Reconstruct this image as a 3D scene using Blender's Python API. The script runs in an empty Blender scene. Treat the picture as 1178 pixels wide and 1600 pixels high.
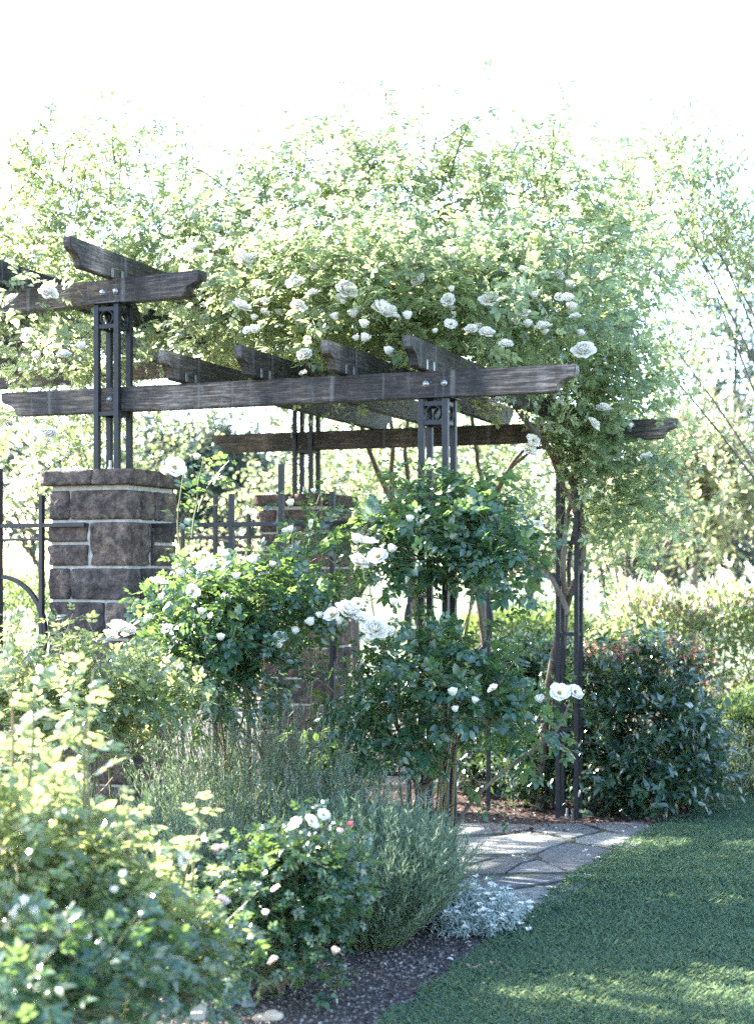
import bpy, bmesh, math, random
import numpy as np
from mathutils import Vector, Matrix, noise

random.seed(11)
rng = np.random.default_rng(11)
C = bpy.context.scene.collection
SC = bpy.context.scene
R = math.radians

# ------------------------------------------------------------------ camera, sky, sun, exposure
F_PX, HOR, CX, EYE = 2300.0, 890.0, 589.0, 1.55     # the photograph is 1178 x 1600, its horizon at row 890
cam_d = bpy.data.cameras.new("camera")
cam = bpy.data.objects.new("camera", cam_d)
C.objects.link(cam)
cam.location = (0, 0, EYE)
cam.rotation_euler = (R(90), 0, 0)
cam_d.sensor_fit = 'VERTICAL'
cam_d.sensor_height = 56.0
cam_d.sensor_width = 56.0
cam_d.lens = F_PX / 1600 * 56.0
cam_d.shift_y = (HOR - 800) / 1600
cam_d.clip_start = 0.1
cam_d.clip_end = 2000
cam_d.dof.use_dof = True
cam_d.dof.focus_distance = 7.6
cam_d.dof.aperture_fstop = 4.0
SC.camera = cam

SUN_EL, SUN_AZ = 36.0, -56.0        # azimuth from +Y, negative to the left
world = bpy.data.worlds.new("World")
SC.world = world
world.use_nodes = True
wn = world.node_tree
bg = wn.nodes["Background"]
sky = wn.nodes.new("ShaderNodeTexSky")
sky.sky_type = 'NISHITA'
sky.sun_disc = False
sky.sun_elevation = R(SUN_EL)
sky.sun_rotation = R(SUN_AZ)
sky.air_density = 1.0
sky.dust_density = 1.0
sky.ozone_density = 1.6
wn.links.new(sky.outputs[0], bg.inputs[0])
bg.inputs[1].default_value = 0.15

sun_d = bpy.data.lights.new("sun", 'SUN')
sun_d.energy = 5.0
sun_d.angle = R(0.53)
sun_d.color = (1.0, 0.95, 0.86)
sun = bpy.data.objects.new("sun", sun_d)
C.objects.link(sun)
to_sun = Vector((math.sin(R(SUN_AZ)) * math.cos(R(SUN_EL)), math.cos(R(SUN_AZ)) * math.cos(R(SUN_EL)), math.sin(R(SUN_EL))))
sun.rotation_euler = (-to_sun).to_track_quat('-Z', 'Y').to_euler()

SC.view_settings.view_transform = 'Standard'
SC.view_settings.look = 'None'
SC.view_settings.gamma = 1.0
SC.view_settings.exposure = 3.1
SC.render.engine = 'CYCLES'
SC.cycles.max_bounces = 7
SC.cycles.diffuse_bounces = 2
SC.cycles.glossy_bounces = 2
SC.cycles.transmission_bounces = 3
SC.cycles.transparent_max_bounces = 4
SC.cycles.use_denoising = False      # the fine noise left at full samples reads as film grain
SC.cycles.sample_clamp_indirect = 5.0
SC.cycles.caustics_reflective = False
SC.cycles.caustics_refractive = False

# ------------------------------------------------------------------ helpers
def W(px, py, d):
    """world point seen at photo pixel (px, py) at depth d"""
    return np.array(((px - CX) / F_PX * d, d, EYE - (py - HOR) / F_PX * d))

def gz(y):
    """height of the ground: it falls away gently behind the near post"""
    return -0.0655 * np.clip(np.asarray(y, float) - 7.3, 0.0, 2.9)

def GP(px, py):
    """ground point seen at a pixel"""
    d = EYE * F_PX / max(py - HOR, 1)
    for _ in range(30):
        d = (EYE - float(gz(d))) * F_PX / max(py - HOR, 1)
    return np.array(((px - CX) / F_PX * d, d, float(gz(d))))

def on_ground(px, d):
    return np.array(((px - CX) / F_PX * d, d, float(gz(d))))

def nrm(a):
    return a / np.maximum(np.linalg.norm(a, axis=-1, keepdims=True), 1e-9)

def tag(o, label=None, cat=None, group=None, kind=None):
    if label: o["label"] = label
    if cat: o["category"] = cat
    if group: o["group"] = group
    if kind: o["kind"] = kind
    return o

def empty(name, loc, label, cat, group=None):
    o = bpy.data.objects.new(name, None)
    o.empty_display_size = 0.1
    C.objects.link(o)
    o.location = tuple(float(v) for v in loc)
    return tag(o, label, cat, group)

def link(name, me, parent=None, loc=None):
    o = bpy.data.objects.new(name, me)
    C.objects.link(o)
    if parent is not None: o.parent = parent
    if loc is not None: o.location = tuple(float(v) for v in loc)
    return o

def tri_mesh(name, V, T, mat, smooth=True):
    V = np.ascontiguousarray(V, dtype=np.float32).reshape(-1, 3)
    T = np.ascontiguousarray(T, dtype=np.int32)
    k = T.shape[1]
    me = bpy.data.meshes.new(name)
    me.vertices.add(len(V)); me.vertices.foreach_set("co", V.ravel())
    me.loops.add(T.size); me.loops.foreach_set("vertex_index", T.ravel())
    me.polygons.add(len(T))
    me.polygons.foreach_set("loop_start", np.arange(0, T.size, k, dtype=np.int32))
    me.polygons.foreach_set("loop_total", np.full(len(T), k, dtype=np.int32))
    me.update(calc_edges=True)
    if smooth:
        me.polygons.foreach_set("use_smooth", np.ones(len(T), dtype=bool))
    me.materials.append(mat)
    return me

def bm_mesh(name, bm, mat, smooth=False):
    me = bpy.data.meshes.new(name)
    bm.normal_update()
    bm.to_mesh(me); bm.free()
    if smooth:
        for p in me.polygons: p.use_smooth = True
    me.materials.append(mat)
    return me

def add_box(bm, x0, x1, y0, y1, z0, z1, bev=0.0):
    r = bmesh.ops.create_cube(bm, size=1.0)
    vs = r['verts']
    for v in vs:
        v.co = Vector(((x0 + x1) / 2 + v.co.x * (x1 - x0), (y0 + y1) / 2 + v.co.y * (y1 - y0), (z0 + z1) / 2 + v.co.z * (z1 - z0)))
    if bev:
        es = list({e for v in vs for e in v.link_edges})
        bmesh.ops.bevel(bm, geom=es, offset=bev, segments=2, affect='EDGES', profile=0.5)

def tubes(polys, r0, r1, sides=4, cap=True):
    """many tapered tubes at once: polys (n, k, 3); r0, r1 scalars or (n,)"""
    polys = np.asarray(polys, float)
    n, k, _ = polys.shape
    T = np.gradient(polys, axis=1)
    T = nrm(T)
    ref = np.where(np.abs(T[..., 2:3]) > 0.9, np.array([1.0, 0, 0]), np.array([0, 0, 1.0]))
    A = nrm(np.cross(T, ref)); B = np.cross(T, A)
    t = np.linspace(0, 1, k)[None, :, None]
    rr = (np.broadcast_to(np.asarray(r0, float).reshape(-1, 1, 1), (n, 1, 1)) * (1 - t) + np.broadcast_to(np.asarray(r1, float).reshape(-1, 1, 1), (n, 1, 1)) * t)
    ang = np.arange(sides) * 2 * math.pi / sides
    V = polys[:, :, None, :] + rr[..., None] * (np.cos(ang)[None, None, :, None] * A[:, :, None, :] + np.sin(ang)[None, None, :, None] * B[:, :, None, :])
    idx = np.arange(n * k * sides).reshape(n, k, sides)
    a = idx[:, :-1, :]; b = np.roll(idx, -1, axis=2)[:, :-1, :]
    c = np.roll(idx, -1, axis=2)[:, 1:, :]; d = idx[:, 1:, :]
    Q = np.stack([a, b, c, d], -1).reshape(-1, 4)
    return V.reshape(-1, 3), Q

def join_quads(parts):
    Vs, Qs, o = [], [], 0
    for V, Q in parts:
        Vs.append(V); Qs.append(Q + o); o += len(V)
    return np.concatenate(Vs), np.concatenate(Qs)

def smooth_path(pts, n=24, wob=0.0):
    """Catmull-Rom through points"""
    P = np.asarray(pts, float)
    P = np.vstack([2 * P[0] - P[1], P, 2 * P[-1] - P[-2]])
    m = len(P) - 3
    out = []
    for u in np.linspace(0, m - 1e-6, n):
        i = int(u); t = u - i
        p0, p1, p2, p3 = P[i:i + 4]
        out.append(0.5 * ((2 * p1) + (-p0 + p2) * t + (2 * p0 - 5 * p1 + 4 * p2 - p3) * t * t + (-p0 + 3 * p1 - 3 * p2 + p3) * t ** 3))
    out = np.array(out)
    if wob:
        w = rng.normal(0, wob, out.shape); w[0] = 0
        w = (w + np.roll(w, 1, 0) + np.roll(w, -1, 0)) / 3
        out = out + w
    return out

# ------------------------------------------------------------------ materials
def new_mat(name):
    m = bpy.data.materials.new(name); m.use_nodes = True
    nt = m.node_tree
    return m, nt, nt.nodes["Principled BSDF"], nt.nodes["Material Output"]

def ramp(nt, stops, interp='LINEAR'):
    r = nt.nodes.new("ShaderNodeValToRGB")
    r.color_ramp.interpolation = interp
    while len(r.color_ramp.elements) < len(stops): r.color_ramp.elements.new(0.5)
    for e, (p, c) in zip(r.color_ramp.elements, stops):
        e.position = p; e.color = (c[0], c[1], c[2], 1)
    return r

def tex_coord(nt, kind="Object", scale=(1, 1, 1)):
    tc = nt.nodes.new("ShaderNodeTexCoord"); mp = nt.nodes.new("ShaderNodeMapping")
    mp.inputs["Scale"].default_value = scale
    nt.links.new(tc.outputs[kind], mp.inputs["Vector"])
    return mp.outputs["Vector"]

def tex_noise(nt, vec, scale, detail=6, rough=0.6):
    n = nt.nodes.new("ShaderNodeTexNoise")
    n.inputs["Scale"].default_value = scale; n.inputs["Detail"].default_value = detail; n.inputs["Roughness"].default_value = rough
    if vec is not None: nt.links.new(vec, n.inputs["Vector"])
    return n

def mix_rgb(nt, fac, a, b, mode='MIX'):
    m = nt.nodes.new("ShaderNodeMix"); m.data_type = 'RGBA'; m.blend_type = mode
    for sock, v in ((m.inputs[0], fac), (m.inputs[6], a), (m.inputs[7], b)):
        if hasattr(v, "links"): nt.links.new(v, sock)
        elif isinstance(v, (int, float)): sock.default_value = v
        else: sock.default_value = (v[0], v[1], v[2], 1)
    return m.outputs[2]

def bump(nt, bsdf, height, strength=0.5, dist=0.01):
    b = nt.nodes.new("ShaderNodeBump"); b.inputs["Strength"].default_value = strength; b.inputs["Distance"].default_value = dist
    nt.links.new(height, b.inputs["Height"]); nt.links.new(b.outputs[0], bsdf.inputs["Normal"])
    return b

def leaf_mat(name, cols, trans, tfac=0.45, rough=0.42, spec=0.5):
    """leaf: colour varies from leaf to leaf; light passes through"""
    m, nt, b, out = new_mat(name)
    geo = nt.nodes.new("ShaderNodeNewGeometry")
    r = ramp(nt, [(i / max(1, len(cols) - 1), c) for i, c in enumerate(cols)])
    nt.links.new(geo.outputs["Random Per Island"], r.inputs[0])
    nt.links.new(r.outputs[0], b.inputs["Base Color"])
    b.inputs["Roughness"].default_value = rough
    b.inputs["Specular IOR Level"].default_value = spec
    tr = nt.nodes.new("ShaderNodeBsdfTranslucent")
    r2 = ramp(nt, [(i / max(1, len(trans) - 1), c) for i, c in enumerate(trans)])
    nt.links.new(geo.outputs["Random Per Island"], r2.inputs[0])
    nt.links.new(r2.outputs[0], tr.inputs["Color"])
    mx = nt.nodes.new("ShaderNodeMixShader"); mx.inputs[0].default_value = tfac
    nt.links.new(b.outputs[0], mx.inputs[1]); nt.links.new(tr.outputs[0], mx.inputs[2])
    nt.links.new(mx.outputs[0], out.inputs["Surface"])
    return m

M = {}
M['leaf_rose'] = leaf_mat("rose_leaf", [(.014, .052, .037), (.027, .080, .048), (.046, .105, .055), (.018, .066, .045), (.085, .11, .05)], [(.16, .28, .06), (.25, .37, .10), (.20, .33, .07)], .36, .27, .9)
M['leaf_pale'] = leaf_mat("pale_rose_leaf", [(.040, .095, .042), (.080, .14, .056), (.13, .17, .08), (.05, .11, .052)], [(.34, .42, .13), (.46, .50, .21), (.39, .46, .16)], .47, .24, 1.0)
M['leaf_vine'] = leaf_mat("vine_leaf", [(.034, .085, .046), (.065, .125, .060), (.105, .155, .078), (.042, .10, .056), (.13, .15, .07)], [(.46, .56, .24), (.58, .66, .34), (.50, .60, .27), (.58, .62, .30)], .50, .30, .8)
M['leaf_photinia'] = leaf_mat("glossy_evergreen_leaf", [(.010, .034, .027), (.020, .060, .038), (.034, .080, .046), (.013, .046, .035)], [(.12, .24, .05), (.20, .32, .07)], .18, .25, .9)
M['leaf_red'] = leaf_mat("red_young_leaf", [(.16, .03, .03), (.22, .06, .05), (.14, .04, .05)], [(.5, .16, .10), (.55, .2, .14)], .4, .35, .5)
M['leaf_tree'] = leaf_mat("tree_leaf", [(.06, .115, .05), (.09, .15, .065), (.12, .175, .08)], [(.44, .52, .18), (.54, .60, .25)], .45, .45, .4)
M['leaf_far'] = leaf_mat("far_tree_leaf", [(.018, .040, .040), (.028, .055, .050), (.04, .07, .055)], [(.10, .16, .10), (.15, .21, .13)], .25, .6, .3)
M['leaf_gold'] = leaf_mat("gold_conifer_leaf", [(.13, .14, .07), (.19, .18, .10), (.16, .16, .09)], [(.45, .45, .2), (.5, .5, .25)], .35, .6, .3)
M['leaf_box'] = leaf_mat("box_leaf", [(.03, .075, .04), (.05, .11, .05), (.07, .13, .06)], [(.3, .42, .1), (.4, .5, .14)], .3, .4, .5)
M['leaf_hedge'] = leaf_mat("flowering_hedge_leaf", [(.045, .095, .045), (.08, .135, .055), (.14, .14, .085), (.055, .105, .05)], [(.36, .46, .14), (.46, .54, .22), (.52, .44, .28)], .40, .35, .7)
M['leaf_lav'] = leaf_mat("lavender_leaf", [(.055, .105, .070), (.10, .16, .10), (.16, .215, .15), (.07, .12, .085), (.22, .26, .18)], [(.24, .34, .17), (.32, .42, .22)], .25, .6, .3)
M['lav_stem'] = leaf_mat("lavender_stem", [(.14, .18, .10), (.2, .23, .14)], [(.4, .48, .24), (.46, .5, .3)], .3, .6, .3)
M['lav_flower'] = leaf_mat("lavender_spike", [(.24, .23, .22), (.32, .29, .32), (.3, .32, .25)], [(.5, .46, .46), (.55, .5, .5)], .35, .7, .2)
M['leaf_silver'] = leaf_mat("silver_leaf", [(.27, .33, .31), (.36, .42, .40), (.22, .29, .27)], [(.3, .36, .3), (.35, .4, .35)], .22, .7, .2)
M['grass'] = leaf_mat("grass_blade", [(.070, .155, .110), (.090, .185, .126), (.122, .205, .132), (.078, .165, .124), (.20, .215, .14)], [(.26, .36, .16), (.34, .44, .20)], .30, .5, .4)
M['petal'] = leaf_mat("white_petal", [(.80, .76, .66), (.84, .81, .74), (.86, .79, .70), (.85, .83, .78)], [(.8, .75, .64), (.85, .79, .68)], .35, .6, .2)
M['petal_pink'] = leaf_mat("pink_petal", [(.78, .60, .55), (.82, .66, .60), (.80, .63, .57)], [(.8, .6, .52), (.85, .64, .58)], .35, .6, .2)
M['petal_deep'] = leaf_mat("deep_pink_petal", [(.65, .15, .2), (.7, .25, .28)], [(.8, .3, .3), (.85, .35, .35)], .35, .6, .2)
M['stamen'] = leaf_mat("stamen", [(.62, .42, .10), (.7, .5, .16)], [(.6, .4, .1), (.6, .4, .1)], .2, .7, .2)

def bark_mat(name, cols, scale=14):
    m, nt, b, out = new_mat(name)
    v = tex_coord(nt, "Object", (1, 1, .25))
    n = tex_noise(nt, v, scale, 8, .65)
    r = ramp(nt, [(.3, cols[0]), (.55, cols[1]), (.75, cols[2])])
    nt.links.new(n.outputs["Fac"], r.inputs[0]); nt.links.new(r.outputs[0], b.inputs["Base Color"])
    b.inputs["Roughness"].default_value = .85
    bump(nt, b, n.outputs["Fac"], .6, .01)
    return m
M['bark'] = bark_mat("rose_bark", [(.07, .05, .04), (.16, .125, .095), (.26, .215, .17)])
M['bark_tree'] = bark_mat("tree_bark", [(.05, .04, .035), (.11, .09, .07), (.18, .15, .12)], 8)
M['cane'] = leaf_mat("green_cane", [(.10, .13, .05), (.16, .12, .06), (.13, .15, .07)], [(.1, .1, .05), (.1, .1, .05)], .05, .5, .4)

def wood_mat(name):
    m, nt, b, out = new_mat(name)
    v = tex_coord(nt, "Object", (1.0, 12.0, 12.0))
    grain = tex_noise(nt, v, 6, 9, .75)
    fine = tex_noise(nt, tex_coord(nt, "Object", (.6, 60.0, 60.0)), 5, 4, .6)
    info = nt.nodes.new("ShaderNodeObjectInfo")
    sh = nt.nodes.new("ShaderNodeVectorMath"); sh.operation = 'ADD'
    nt.links.new(tex_coord(nt, "Object", (1, 1, .5)), sh.inputs[0]); nt.links.new(info.outputs["Random"], sh.inputs[1])
    blot = tex_noise(nt, sh.outputs[0], 1.9, 5, .65)
    r = ramp(nt, [(.36, (.011, .010, .009)), (.50, (.046, .038, .034)), (.63, (.140, .115, .094))])
    nt.links.new(grain.outputs["Fac"], r.inputs[0])
    rf = ramp(nt, [(.35, (.62, .62, .62)), (.6, (1.15, 1.15, 1.15))])
    nt.links.new(fine.outputs["Fac"], rf.inputs[0])
    c = mix_rgb(nt, 1.0, r.outputs[0], rf.outputs[0], 'MULTIPLY')
    r2 = ramp(nt, [(.40, (.45, .42, .46)), (.49, (.9, .87, .88)), (.56, (1.7, 1.5, 1.3)), (.64, (3.0, 2.9, 2.8))])
    nt.links.new(blot.outputs["Fac"], r2.inputs[0])
    c = mix_rgb(nt, 1.0, c, r2.outputs[0], 'MULTIPLY')
    # pale run-off streaks below the rafters, broken up
    streak = tex_noise(nt, tex_coord(nt, "Object", (11, 2, .7)), 1.5, 5, .7)
    rs = ramp(nt, [(.56, (0, 0, 0)), (.66, (.7, .7, .7))])
    nt.links.new(streak.outputs["Fac"], rs.inputs[0])
    c = mix_rgb(nt, rs.outputs[0], c, (.15, .145, .138))
    vo = nt.nodes.new("ShaderNodeTexVoronoi"); vo.inputs["Scale"].default_value = 5.0
    nt.links.new(tex_coord(nt, "Object", (1, 2.2, 2.2)), vo.inputs["Vector"])
    rk = ramp(nt, [(.035, (.9, .9, .9)), (.065, (0, 0, 0))])
    nt.links.new(vo.outputs["Distance"], rk.inputs[0])
    c = mix_rgb(nt, rk.outputs[0], c, (.016, .012, .011))
    sp = tex_noise(nt, tex_coord(nt, "Object"), 95, 2, .5)
    rsp = ramp(nt, [(.68, (0, 0, 0)), (.73, (.6, .6, .6))])
    nt.links.new(sp.outputs["Fac"], rsp.inputs[0])
    c = mix_rgb(nt, rsp.outputs[0], c, (.26, .26, .25))
    nt.links.new(c, b.inputs["Base Color"])
    b.inputs["Roughness"].default_value = .6
    b.inputs["Specular IOR Level"].default_value = .4
    ad = nt.nodes.new("ShaderNodeMath"); ad.operation = 'ADD'
    nt.links.new(grain.outputs["Fac"], ad.inputs[0]); nt.links.new(fine.outputs["Fac"], ad.inputs[1])
    bump(nt, b, ad.outputs[0], .7, .008)
    return m
M['wood'] = wood_mat("weathered_timber")

def iron_mat():
    m, nt, b, out = new_mat("dark_painted_iron")
    n = tex_noise(nt, tex_coord(nt, "Object"), 22, 6, .65)
    r = ramp(nt, [(.38, (.006, .007, .011)), (.58, (.012, .0135, .019)), (.74, (.034, .021, .018))])
    nt.links.new(n.outputs["Fac"], r.inputs[0]); nt.links.new(r.outputs[0], b.inputs["Base Color"])
    b.inputs["Roughness"].default_value = .5
    b.inputs["Specular IOR Level"].default_value = .4
    bump(nt, b, n.outputs["Fac"], .25, .003)
    return m
M['iron'] = iron_mat()

def plain_mat(name, cols, rough=.6, metal=0.0, scale=30):
    m, nt, b, out = new_mat(name)
    n = tex_noise(nt, tex_coord(nt, "Object"), scale, 5, .6)
    r = ramp(nt, [(.35, cols[0]), (.65, cols[1])])
    nt.links.new(n.outputs["Fac"], r.inputs[0]); nt.links.new(r.outputs[0], b.inputs["Base Color"])
    b.inputs["Roughness"].default_value = rough; b.inputs["Metallic"].default_value = metal
    bump(nt, b, n.outputs["Fac"], .3, .004)
    return m
M['zinc'] = plain_mat("galvanised_steel", [(.22, .23, .24), (.42, .43, .44)], .4, .7)
M['slate'] = plain_mat("slate_label", [(.020, .034, .040), (.030, .046, .052)], .9)
M['chalk'] = plain_mat("pale_lettering", [(.55, .58, .58), (.65, .67, .66)], .8)
M['rock_grey'] = plain_mat("grey_rock", [(.09, .10, .11), (.19, .20, .20)], .85, 0, 18)
M['rock_tan'] = plain_mat("tan_rock", [(.34, .26, .19), (.52, .42, .33)], .85, 0, 14)
M['dry_leaf'] = leaf_mat("dry_leaf", [(.34, .22, .16), (.5, .36, .28)], [(.5, .3, .2), (.5, .35, .25)], .25, .7, .2)

def stone_mat(name, dark, mid, light):
    m, nt, b, out = new_mat(name)
    geo = nt.nodes.new("ShaderNodeNewGeometry")
    v = tex_coord(nt, "Object")
    n = tex_noise(nt, v, 15, 10, .78); n2 = tex_noise(nt, v, 60, 4, .6)
    r = ramp(nt, [(.39, dark), (.50, mid), (.63, light)])
    nt.links.new(n.outputs["Fac"], r.inputs[0])
    rb = ramp(nt, [(0, (.55, .50, .52)), (.35, (.9, .88, .92)), (.7, (1.15, 1.0, .92)), (1, (1.6, 1.45, 1.3))])
    nt.links.new(geo.outputs["Random Per Island"], rb.inputs[0])
    c = mix_rgb(nt, 1.0, r.outputs[0], rb.outputs[0], 'MULTIPLY')
    sp = ramp(nt, [(.66, (0, 0, 0)), (.72, (.5, .5, .5))])
    nt.links.new(n2.outputs["Fac"], sp.inputs[0])
    c = mix_rgb(nt, sp.outputs[0], c, (.25, .24, .24))
    nt.links.new(c, b.inputs["Base Color"])
    b.inputs["Roughness"].default_value = .8
    ad = nt.nodes.new("ShaderNodeMath"); ad.operation = 'ADD'
    nt.links.new(n.outputs["Fac"], ad.inputs[0]); nt.links.new(n2.outputs["Fac"], ad.inputs[1])
    bump(nt, b, ad.outputs[0], .9, .02)
    return m
M['stone'] = stone_mat("rough_purple_sandstone", (.021, .016, .014), (.078, .060, .050), (.19, .150, .122))
M['stone_red'] = stone_mat("rough_red_sandstone", (.020, .014, .013), (.070, .048, .042), (.16, .115, .095))
M['flag'] = stone_mat("slate_flagstone", (.085, .098, .104), (.135, .148, .152), (.205, .213, .208))
M['mortar'] = plain_mat("lime_mortar", [(.27, .25, .225), (.46, .43, .38)], .9, 0, 25)

def soil_mat(name, a, bcol, c, scale=26):
    m, nt, b, out = new_mat(name)
    v = tex_coord(nt, "Object")
    n = tex_noise(nt, v, scale, 10, .72)
    vo = nt.nodes.new("ShaderNodeTexVoronoi"); vo.inputs["Scale"].default_value = 95
    nt.links.new(v, vo.inputs["Vector"])
    big = tex_noise(nt, v, 1.3, 4, .6)
    r = ramp(nt, [(.32, a), (.52, bcol), (.70, c)])
    nt.links.new(n.outputs["Fac"], r.inputs[0])
    rb = ramp(nt, [(.35, (.7, .7, .72)), (.65, (1.2, 1.15, 1.1))])
    nt.links.new(big.outputs["Fac"], rb.inputs[0])
    col = mix_rgb(nt, 1.0, r.outputs[0], rb.outputs[0], 'MULTIPLY')
    nt.links.new(col, b.inputs["Base Color"])
    b.inputs["Roughness"].default_value = .92
    ad = nt.nodes.new("ShaderNodeMath"); ad.operation = 'ADD'
    nt.links.new(n.outputs["Fac"], ad.inputs[0]); nt.links.new(vo.outputs["Distance"], ad.inputs[1])
    bump(nt, b, ad.outputs[0], .9, .02)
    return m
M['soil'] = soil_mat("grey_brown_soil", (.030, .024, .024), (.065, .054, .052), (.13, .11, .10))
M['mulch'] = soil_mat("red_brown_mulch", (.028, .015, .011), (.06, .034, .026), (.12, .07, .055), 40)
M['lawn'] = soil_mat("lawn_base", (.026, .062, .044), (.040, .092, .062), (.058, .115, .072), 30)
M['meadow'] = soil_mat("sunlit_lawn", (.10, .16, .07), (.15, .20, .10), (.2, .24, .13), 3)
M['joint'] = soil_mat("mossy_joint", (.030, .030, .018), (.06, .062, .032), (.09, .10, .05), 30)
M['chip'] = leaf_mat("soil_chip", [(.03, .025, .024), (.09, .075, .068), (.20, .17, .15), (.05, .04, .035), (.34, .30, .27), (.12, .10, .09)], [(.1, .1, .1), (.1, .1, .1)], .0, .9, .2)
M['chip_red'] = leaf_mat("mulch_chip", [(.04, .02, .015), (.085, .045, .034), (.14, .085, .066), (.28, .20, .165)], [(.1, .1, .1), (.1, .1, .1)], .0, .9, .2)

# ------------------------------------------------------------------ ground, lawn, path
def sheet(name, ys, xl, xr, nx, mat, dz, kind='structure'):
    ys = np.asarray(ys, float)
    rows = []
    for y, a, b in zip(ys, xl, xr):
        t = np.linspace(0, 1, nx)
        rows.append(np.stack([a + (b - a) * t, np.full(nx, y), np.full(nx, float(gz(y)) + dz)], -1))
    V = np.array(rows)
    idx = np.arange(len(ys) * nx).reshape(len(ys), nx)
    Q = np.stack([idx[:-1, :-1], idx[:-1, 1:], idx[1:, 1:], idx[1:, :-1]], -1).reshape(-1, 4)
    o = link(name, tri_mesh(name, V, Q, mat))
    return tag(o, kind=kind)

gy = [-30, 0, 3, 5, 7.3, 8.75, 10.2, 14, 20, 60, 400]
sheet("ground", gy, [-300] * len(gy), [300] * len(gy), 9, M['soil'], 0.0)

LE_Y = np.array([2.0, 4.0, 5.0, 5.8, 6.6, 8.1, 9.77, 11.8, 14.0, 22.0])
LE_X = np.array([-0.55, -0.22, 0.03, 0.36, 0.70, 1.22, 1.84, 3.0, 4.6, 9.0])
def lawn_edge(y):
    return np.interp(y, LE_Y, LE_X)
ly = np.linspace(1.5, 22, 60)
sheet("lawn", ly, lawn_edge(ly), lawn_edge(ly) + 25, 12, M['lawn'], 0.004)
my = [24, 30, 60, 400]
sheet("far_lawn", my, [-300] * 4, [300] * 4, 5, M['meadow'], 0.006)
uy = np.linspace(9.55, 11.9, 12)
sheet("mulch_bed", uy, np.full(12, -1.2), np.minimum(lawn_edge(uy) - .01, 2.6), 12, M['mulch'], 0.004)
py_ = np.linspace(6.45, 9.55, 24)
sheet("path_bed", py_, np.where(py_ < 7.5, .30, -2.0), lawn_edge(py_) - .005, 12, M['joint'], 0.004)

STONES = [
    [(700, 1288), (828, 1291), (826, 1298), (784, 1304), (700, 1308)],
    [(702, 1313), (784, 1309), (828, 1303), (855, 1308), (886, 1316), (858, 1326), (836, 1336), (790, 1337), (748, 1337), (702, 1332)],
    [(834, 1291), (905, 1289), (935, 1300), (893, 1312), (860, 1305), (832, 1300)],
    [(702, 1337), (748, 1343), (772, 1343), (754, 1346), (716, 1358), (702, 1362)],
    [(718, 1364), (756, 1350), (784, 1343), (836, 1342), (832, 1346), (812, 1351), (788, 1367), (750, 1369), (720, 1369)],
    [(793, 1367), (816, 1353), (840, 1347), (886, 1366)],
    [(842, 1338), (862, 1327), (892, 1321), (930, 1326), (965, 1335), (950, 1352), (930, 1368), (894, 1366), (850, 1349)],
    [(900, 1313), (945, 1302), (985, 1308), (1005, 1318), (985, 1332), (935, 1323), (898, 1318)],
    [(915, 1289), (1003, 1288), (1020, 1298), (1005, 1312), (950, 1299)],
    [(716, 1376), (790, 1374), (892, 1371), (920, 1372), (895, 1376), (850, 1383), (806, 1389), (716, 1400)],
    [(760, 1402), (810, 1393), (853, 1388), (900, 1380), (922, 1376), (905, 1392), (870, 1420), (800, 1432), (740, 1430)],
    [(560, 1288), (692, 1289), (692, 1308), (560, 1312)],
    [(540, 1317), (696, 1314), (697, 1334), (600, 1340), (540, 1338)],
    [(590, 1345), (697, 1338), (695, 1364), (620, 1368), (560, 1366)],
    [(600, 1374), (706, 1368), (708, 1400), (640, 1420), (600, 1410)],
    [(420, 1290), (552, 1289), (552, 1311), (420, 1314)],
    [(400, 1320), (532, 1318), (532, 1340), (400, 1344)],
    [(640, 1426), (708, 1406), (752, 1404), (730, 1430), (690, 1440)],
]
bm = bmesh.new()
for poly in STONES:
    P = np.array([GP(a, b) for a, b in poly])
    # subdivide the outline and roughen it
    pts = []
    for i in range(len(P)):
        a, b = P[i], P[(i + 1) % len(P)]
        k = max(2, int(np.linalg.norm(b - a) / .05))
        for t in np.arange(k) / k:
            q = a + (b - a) * t
            j = noise.noise(Vector((q[0] * 14, q[1] * 14, 3.0))) * .008
            pts.append((q[0] + j, q[1] + j * .8, q[2]))
    cx, cy = np.mean([p[0] for p in pts]), np.mean([p[1] for p in pts])
    tilt = (random.uniform(-.006, .006), random.uniform(-.006, .006))
    top = [bm.verts.new((cx + (p[0] - cx) * .992, cy + (p[1] - cy) * .992, p[2] + .0125 + (p[0] - cx) * tilt[0] + (p[1] - cy) * tilt[1])) for p in pts]
    edge = [bm.verts.new((p[0], p[1], p[2] + .009)) for p in pts]
    bot = [bm.verts.new((p[0], p[1], p[2] - .01)) for p in pts]
    try:
        bm.faces.new(top)
        n = len(pts)
        for i in range(n):
            bm.faces.new((edge[i], edge[(i + 1) % n], top[(i + 1) % n], top[i]))
            bm.faces.new((bot[i], bot[(i + 1) % n], edge[(i + 1) % n], edge[i]))
    except ValueError:
        pass
bmesh.ops.recalc_face_normals(bm, faces=bm.faces)
tag(link("flagstone_path", bm_mesh("flagstone_path", bm, M['flag'])), kind='structure')

# ------------------------------------------------------------------ pergola frame axes
TH = R(21.2)
U = np.array((math.cos(TH), -math.sin(TH), 0.0)); Vv = np.array((math.sin(TH), math.cos(TH), 0.0))
TH2 = R(26.5)
U2 = np.array((math.cos(TH2), -math.sin(TH2), 0.0))
S = 0.13                                            # leg spacing, centre to centre
A0 = np.array((0.351, 7.55, 0.0))                   # near corner leg of the near post
A = A0 - S / 2 * U + S / 2 * Vv                     # post centres
B = A + 2.85 * Vv
P1 = A - 1.935 * U
P2 = P1 + 2.80 * Vv - 0.05 * U
A[2], B[2] = float(gz(A[1])), float(gz(B[1])) 

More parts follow.
